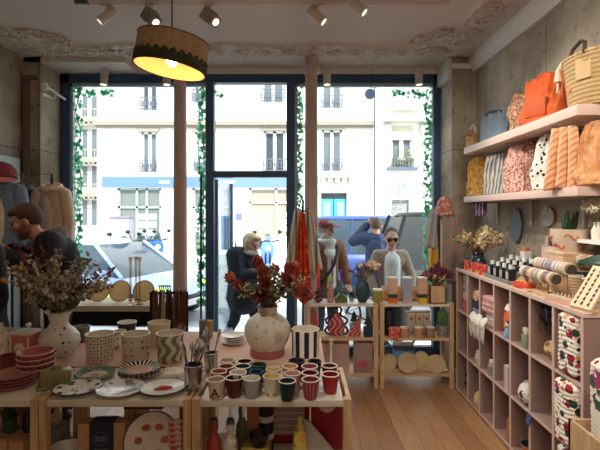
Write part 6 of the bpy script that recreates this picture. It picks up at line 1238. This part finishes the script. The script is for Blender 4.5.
# pouch, notepads, loose cards
t = T('zip_pouch', 'orange red zip pouch lying near the front cabinet edge', 'pouch', (*top(524, 1.475)[:2], ZC), R(15)); MB().box((0, 0, .022), (.075, .14, .044), bev=.018).build('pouch_body', solid('#d04a2c', .6), t); MB().tube([(-.03, -.06, .044), (0, 0, .047), (-.01, .06, .044)], .003).build('zip', solid('#e8c07a'), t)
t = T('zip_pouch', 'sage and cream zip pouch lying behind the orange red pouch', 'pouch', (*top(527, 1.56)[:2], ZC), R(25)); MB().box((0, 0, .028), (.06, .12, .056), bev=.02).build('pouch_body', solid('#b9b894', .7), t); MB().tube([(-.02, -.05, .056), (0, .05, .057)], .003).build('zip', CRM, t)
plate('dish', 'shallow pale dish with pink edge behind the orange red pouch', *top(513, 1.49)[:2], ZC, .05, PW, solid('#c98a7c'), None, 'dish')
for k, (px, X, rz) in enumerate(((536, 1.47, .3), (541, 1.46, -.2), (533, 1.45, .9), (545, 1.5, .5))):
    t = T('greeting_card', ['tan card lying nearest the orange red pouch', 'tan card lying in the middle of the loose cards', 'small tan card at the cabinet edge', 'tan card half under the front bracelet stand'][k], 'card', (*top(px, X)[:2], ZC), rz, 'loose cards on the cabinet'); MB().b2(-.03, .03, -.045, .045, 0, .003).build('card', solid('#d2b088', .8), t); MB().b2(-.02, .0, -.03, .03, .003, .0042).build('print', solid('#a5805a', .8), t)
jar('tiny black ink pot on the cabinet edge', *top(550, 1.46)[:2], ZC, .018, .035, BLACK, BLACK, 'pot', 'ink_pot')
t = T('jewellery_box', 'flat pinkish box with rows of rings at the near cabinet edge', 'box', (*top(567, 1.475)[:2], ZC), R(10)); MB().b2(-.055, .06, -.105, .105, 0, .035, bev=.003).build('box_body', solid('#d6ab92', .6), t)
for q in range(7):
    for p in range(3): MB().torus((-.025+p*.025, -.08+q*.027, .04), .006, .0022, 10, 5, Matrix.Rotation(pi/2, 3, 'X')).build('finger_ring', solid('#7d5a3c', .35, metal=.6), t)
MB(); MB().b2(-.045, .05, -.095, .095, .035, .037).build('padding', solid('#c9b8a4', .9), t)
# earring display card
t = T('earring_display', 'slanted wooden earring display with rows of dark pairs at the near cabinet end', 'display', (1.47, 2.30, ZC), R(-78)); TB = Matrix.Rotation(R(-30), 4, 'X'); MB().box((0, 0, 0), (.13, .012, .25), rot=Matrix()).build('panel', solid('#e2c9a4', .7), t, loc=(0, .03, .115), rot=(R(-36), 0, 0))
o = [c for c in t.children if c.name.startswith('panel')][0]
for q in range(8):
    for p in range(3): MB().box((-.04+p*.04, -.008, -.1+q*.028), (.007, .004, .02)).ball((-.047+p*.04, -.008, -.1+q*.028), .003, sub=1).build('earring_pair', solid('#3a2a24', .4), o)
MB().b2(-.07, .07, -.04, .03, 0, .018).build('ledge', solid('#d2b48c', .7), t); MB().tube([(0, .13, .01), (0, .085, .2)], .006).build('strut', PINE, t)
for k, (px, X, r_, h, c1, c2) in enumerate(((576, 1.62, .04, .13, '#a5805a', '#d9c4a0'), (583, 1.7, .045, .15, '#3d4048', '#6a6a72'), (590, 1.62, .04, .13, '#5a5a66', '#8a7a6a'))):
    d_ = X*F/(px-300); cup('cylinder_jar', ['tan beaded cylinder jar behind the earring display', 'dark textured cylinder jar against the wall near the leaf', 'slate beaded cylinder jar under the big leaf'][k], 'jar', X, d_, ZC, r_, r_, h, straw(c1, c2, 60, 'z'), CRM)
# big dark leaf from a potted plant at the frame edge
t = T('potted_plant', 'potted plant at the frame edge stretching one broad dark leaf over the jars', 'plant', (1.735, 2.32, ZC)); MB().lathe([(0, 0), (.045, 0), (.06, .1), (.055, .1), (0, .085)], n=24).build('pot', solid('#b9a08a', .7), t)
m = MB(); LP = [Vector((0, .0, .16)), Vector((-.03, .08, .225)), Vector((-.07, .2, .235)), Vector((-.11, .31, .215))]
def lf(u, v):
    q = v*2.999; i = int(q); c_ = LP[i].lerp(LP[i+1], q-i); w_ = .052*sin(pi*min(.97, v*.9+.1))**.7; return c_ + Vector((w_*(u-.5)*.9, 0, w_*(u-.5)*1.5 - .02*(1-abs(2*u-1))))
m.grid(lf, 10, 24); m.build('leaf', solid('#22402c', .35, .2, 20), t, solid=.003); MB().tube([(0, 0, .08), (0, -.01, .14), LP[0]], .006).build('stem', solid('#3a5a34'), t)
# white vase with pale blossoms on a small wall ledge
zl = ZP(240, 2.62); t = T('wall_ledge', 'tiny white wall ledge carrying pale blossoms at the frame edge', 'ledge', (1.735, 2.62, zl)); MB().b2(-.07, .074, -.13, .1, -.02, 0).build('board', WHITE, t); MB().b2(.05, .074, -.02, .0, -.08, -.02).build('bracket', WHITE, t)
t = T('vase', 'small cream vase on the tiny white ledge', 'vase', (1.72, 2.60, zl)); MB().lathe([(0, 0), (.03, 0), (.035, .05), (.02, .09), (.024, .1), (.018, .1), (0, .05)], n=22).build('vase_body', CRM, t); MB().torus((0, 0, .1), .022, .003, 18, 6).build('lip', WHITE, t)
bouquet('flower_bouquet', 'pale cream blossoms in the small ledge vase at the frame edge', (1.72, 2.60, zl+.09), 12, .16, .07, solid('#8a8a5c', .8), [(9, puff(solid('#e6dcc0', .8, .06), .032))], 40, .03, seed=31, z0=-.06)

# ------------------------------------------------------------------ bags on the wall shelves
ZU, ZL_ = 2.2, 1.743
def on(px, X): return X*F/(px-300)
def bag(label, px, X, z, w, h, mat, rz=R(-70), hd=0, tk=.14, cat='bag', name='fabric_bag', group=None, extra=None):
    t = cloth_bag(name, label, (X, on(px, X), z), w, h, mat, rz, hd, cat, group, tk)
    return t
t = bag('tan pouch tied with string at the window end of the upper shelf', 472.5, 1.63, ZU, .13, .15, solid('#c29a68', .85, .1, 20), R(-60), 0, .1); MB().tube([(-.04, 0, .13), (-.02, 0, .2), (.0, 0, .22), (.03, 0, .19), (.04, 0, .14)], .012).build('tied_top', solid('#d8c4a4', .9), t); MB().box((.02, -.06, .14), (.06, .004, .05), rot=Matrix.Rotation(R(25), 4, 'Y')).build('tag', solid('#9a6a4a', .8), t)
t = bag('slate blue drawstring bag on the upper shelf', 496, 1.67, ZU, .33, .25, solid('#7d909c', .8, .12, 10, bump=.4, bscale=14), R(-66), 0, .16); MB().tube([(-.1, -.02, .235), (-.03, -.03, .255), (.05, -.02, .25), (.11, 0, .225)], .014).build('drawstring_top', solid('#4d5a66', .85), t)
bag('tan and brown floral bag squeezed beside the orange bag', 519, 1.68, ZU, .24, .31, floral('#a5805c', ('#7d4a3c', '#c9a884', '#8a5a48'), 50, .5), R(-78), 0, .09)
t = bag('large bright orange backpack on the upper shelf', 543.5, 1.675, ZU, .36, .33, solid('#c4561f', .75, .1, 9, bump=.5, bscale=12), R(-68), 0, .16); MB().box((.0, -.07, .11), (.17, .03, .12), bev=.012).build('front_pocket', solid('#b84e1c', .7, .1, 9), t); MB().tube([(-.06, 0, .30), (-.03, 0, .345), (.03, 0, .345), (.06, 0, .30)], .01).build('handle', solid('#cf4a22', .7), t)
# straw basket
t = T('straw_basket', 'big woven straw basket with a tassel at the near end of the upper shelf', 'basket', (1.69, 2.62, ZU)); SB = straw('#a98654', '#dcc090', 40, 'z')
MB().lathe([(0, 0), (.135, 0), (.15, .01), (.175, .14), (.198, .295), (.202, .3), (.19, .3), (.165, .14), (.135, .015), (0, .012)], n=48, sx=.6).build('basket_body', SB, t); MB().torus((0, 0, .3), 1, .045, 48, 8, Matrix.Diagonal((.197*.6, .197, .2)).to_3x3()).build('rim', straw('#b08c58', '#e3cb9c', 20, 'ang'), t)
MB().tube([(-.10, -.1, .29), (-.1, -.11, .35), (-.08, -.04, .38), (-.09, .02, .35), (-.1, .04, .29)], .011).build('handle', solid('#4a3426', .8), t)
m = MB(); m.tube([(-.10, .11, .305), (-.12, .12, .26), (-.12, .12, .19)], [.008, .012, .022])
for q in range(6): m.tube([(-.12, .12, .2), (-.125+.006*q-.01, .105+.006*q, .12)], .005, 5)
m.build('tassel', solid('#d3bfa4', .9), t); MB().ball((-.105, .03, .12), .018, (.4, 1, 1)).build('pompom', solid('#d88a6a', .9), t)
MB().box((-.098, -.09, .21), (.006, .09, .12), rot=Matrix.Rotation(R(22), 4, 'Z')).build('label_patch', solid('#c9a878', .8), t)
# lower shelf
t = bag('golden yellow printed tote at the window end of the lower shelf', 478, 1.665, ZL_, .26, .37, floral('#cf9438', ('#dcae58', '#b87a2a', '#e3c07a'), 40, .5, .85, .2), R(-62), 0, .12)
t = bag('grey and cream striped fringed bag on the lower shelf', 499, 1.67, ZL_, .32, .34, stripes('#75808a', '#d3c8b4', 26, 'x', .55, 2.2, 4, .9, .2), R(-64), 0, .13)
t = bag('pink speckled bag with a folded flap on the lower shelf', 521, 1.67, ZL_, .3, .36, floral('#cfa594', ('#a86a5e', '#dcbcae', '#8a5048'), 55, .5), R(-64), 0, .14)
t = bag('rust brown dotted flat bag leaning behind the pink speckled bag', 535, 1.70, ZL_, .22, .38, floral('#8a5a48', ('#a5705c', '#6a4034', '#c9a08a'), 55, .5), R(-70), 0, .09)
t = bag('white bag with black brush marks on the lower shelf', 551, 1.675, ZL_, .3, .38, dots('#e3ded4', '#23242a', 26, .3, .85), R(-66), 0, .13)
drape('shawl', 'orange striped shawl draped over the near end of the lower shelf', 'shawl', (1.555, 2.66, 2.10), .15, .22, .37, stripes('#d08a58', '#e3b48c', 26, 'xmz', .6), 3, .03, 3, R(-62), None, .02)
t = bag('big orange and mustard patterned bag at the near end of the lower shelf', 599, 1.67, ZL_, .24, .37, floral('#cf9058', ('#dcae78', '#c4845a', '#a5877c'), 48, .42, .85, .2), R(-58), 0, .16)
drape('towel', 'lilac striped towel hanging under the window end of the lower shelf', 'towel', (1.60, on(480, 1.6), 1.69), .16, .17, .13, stripes('#c9a0b0', '#4a3a48', 22, 'x', .8), 1, .008, 2, R(-70), None, .008)
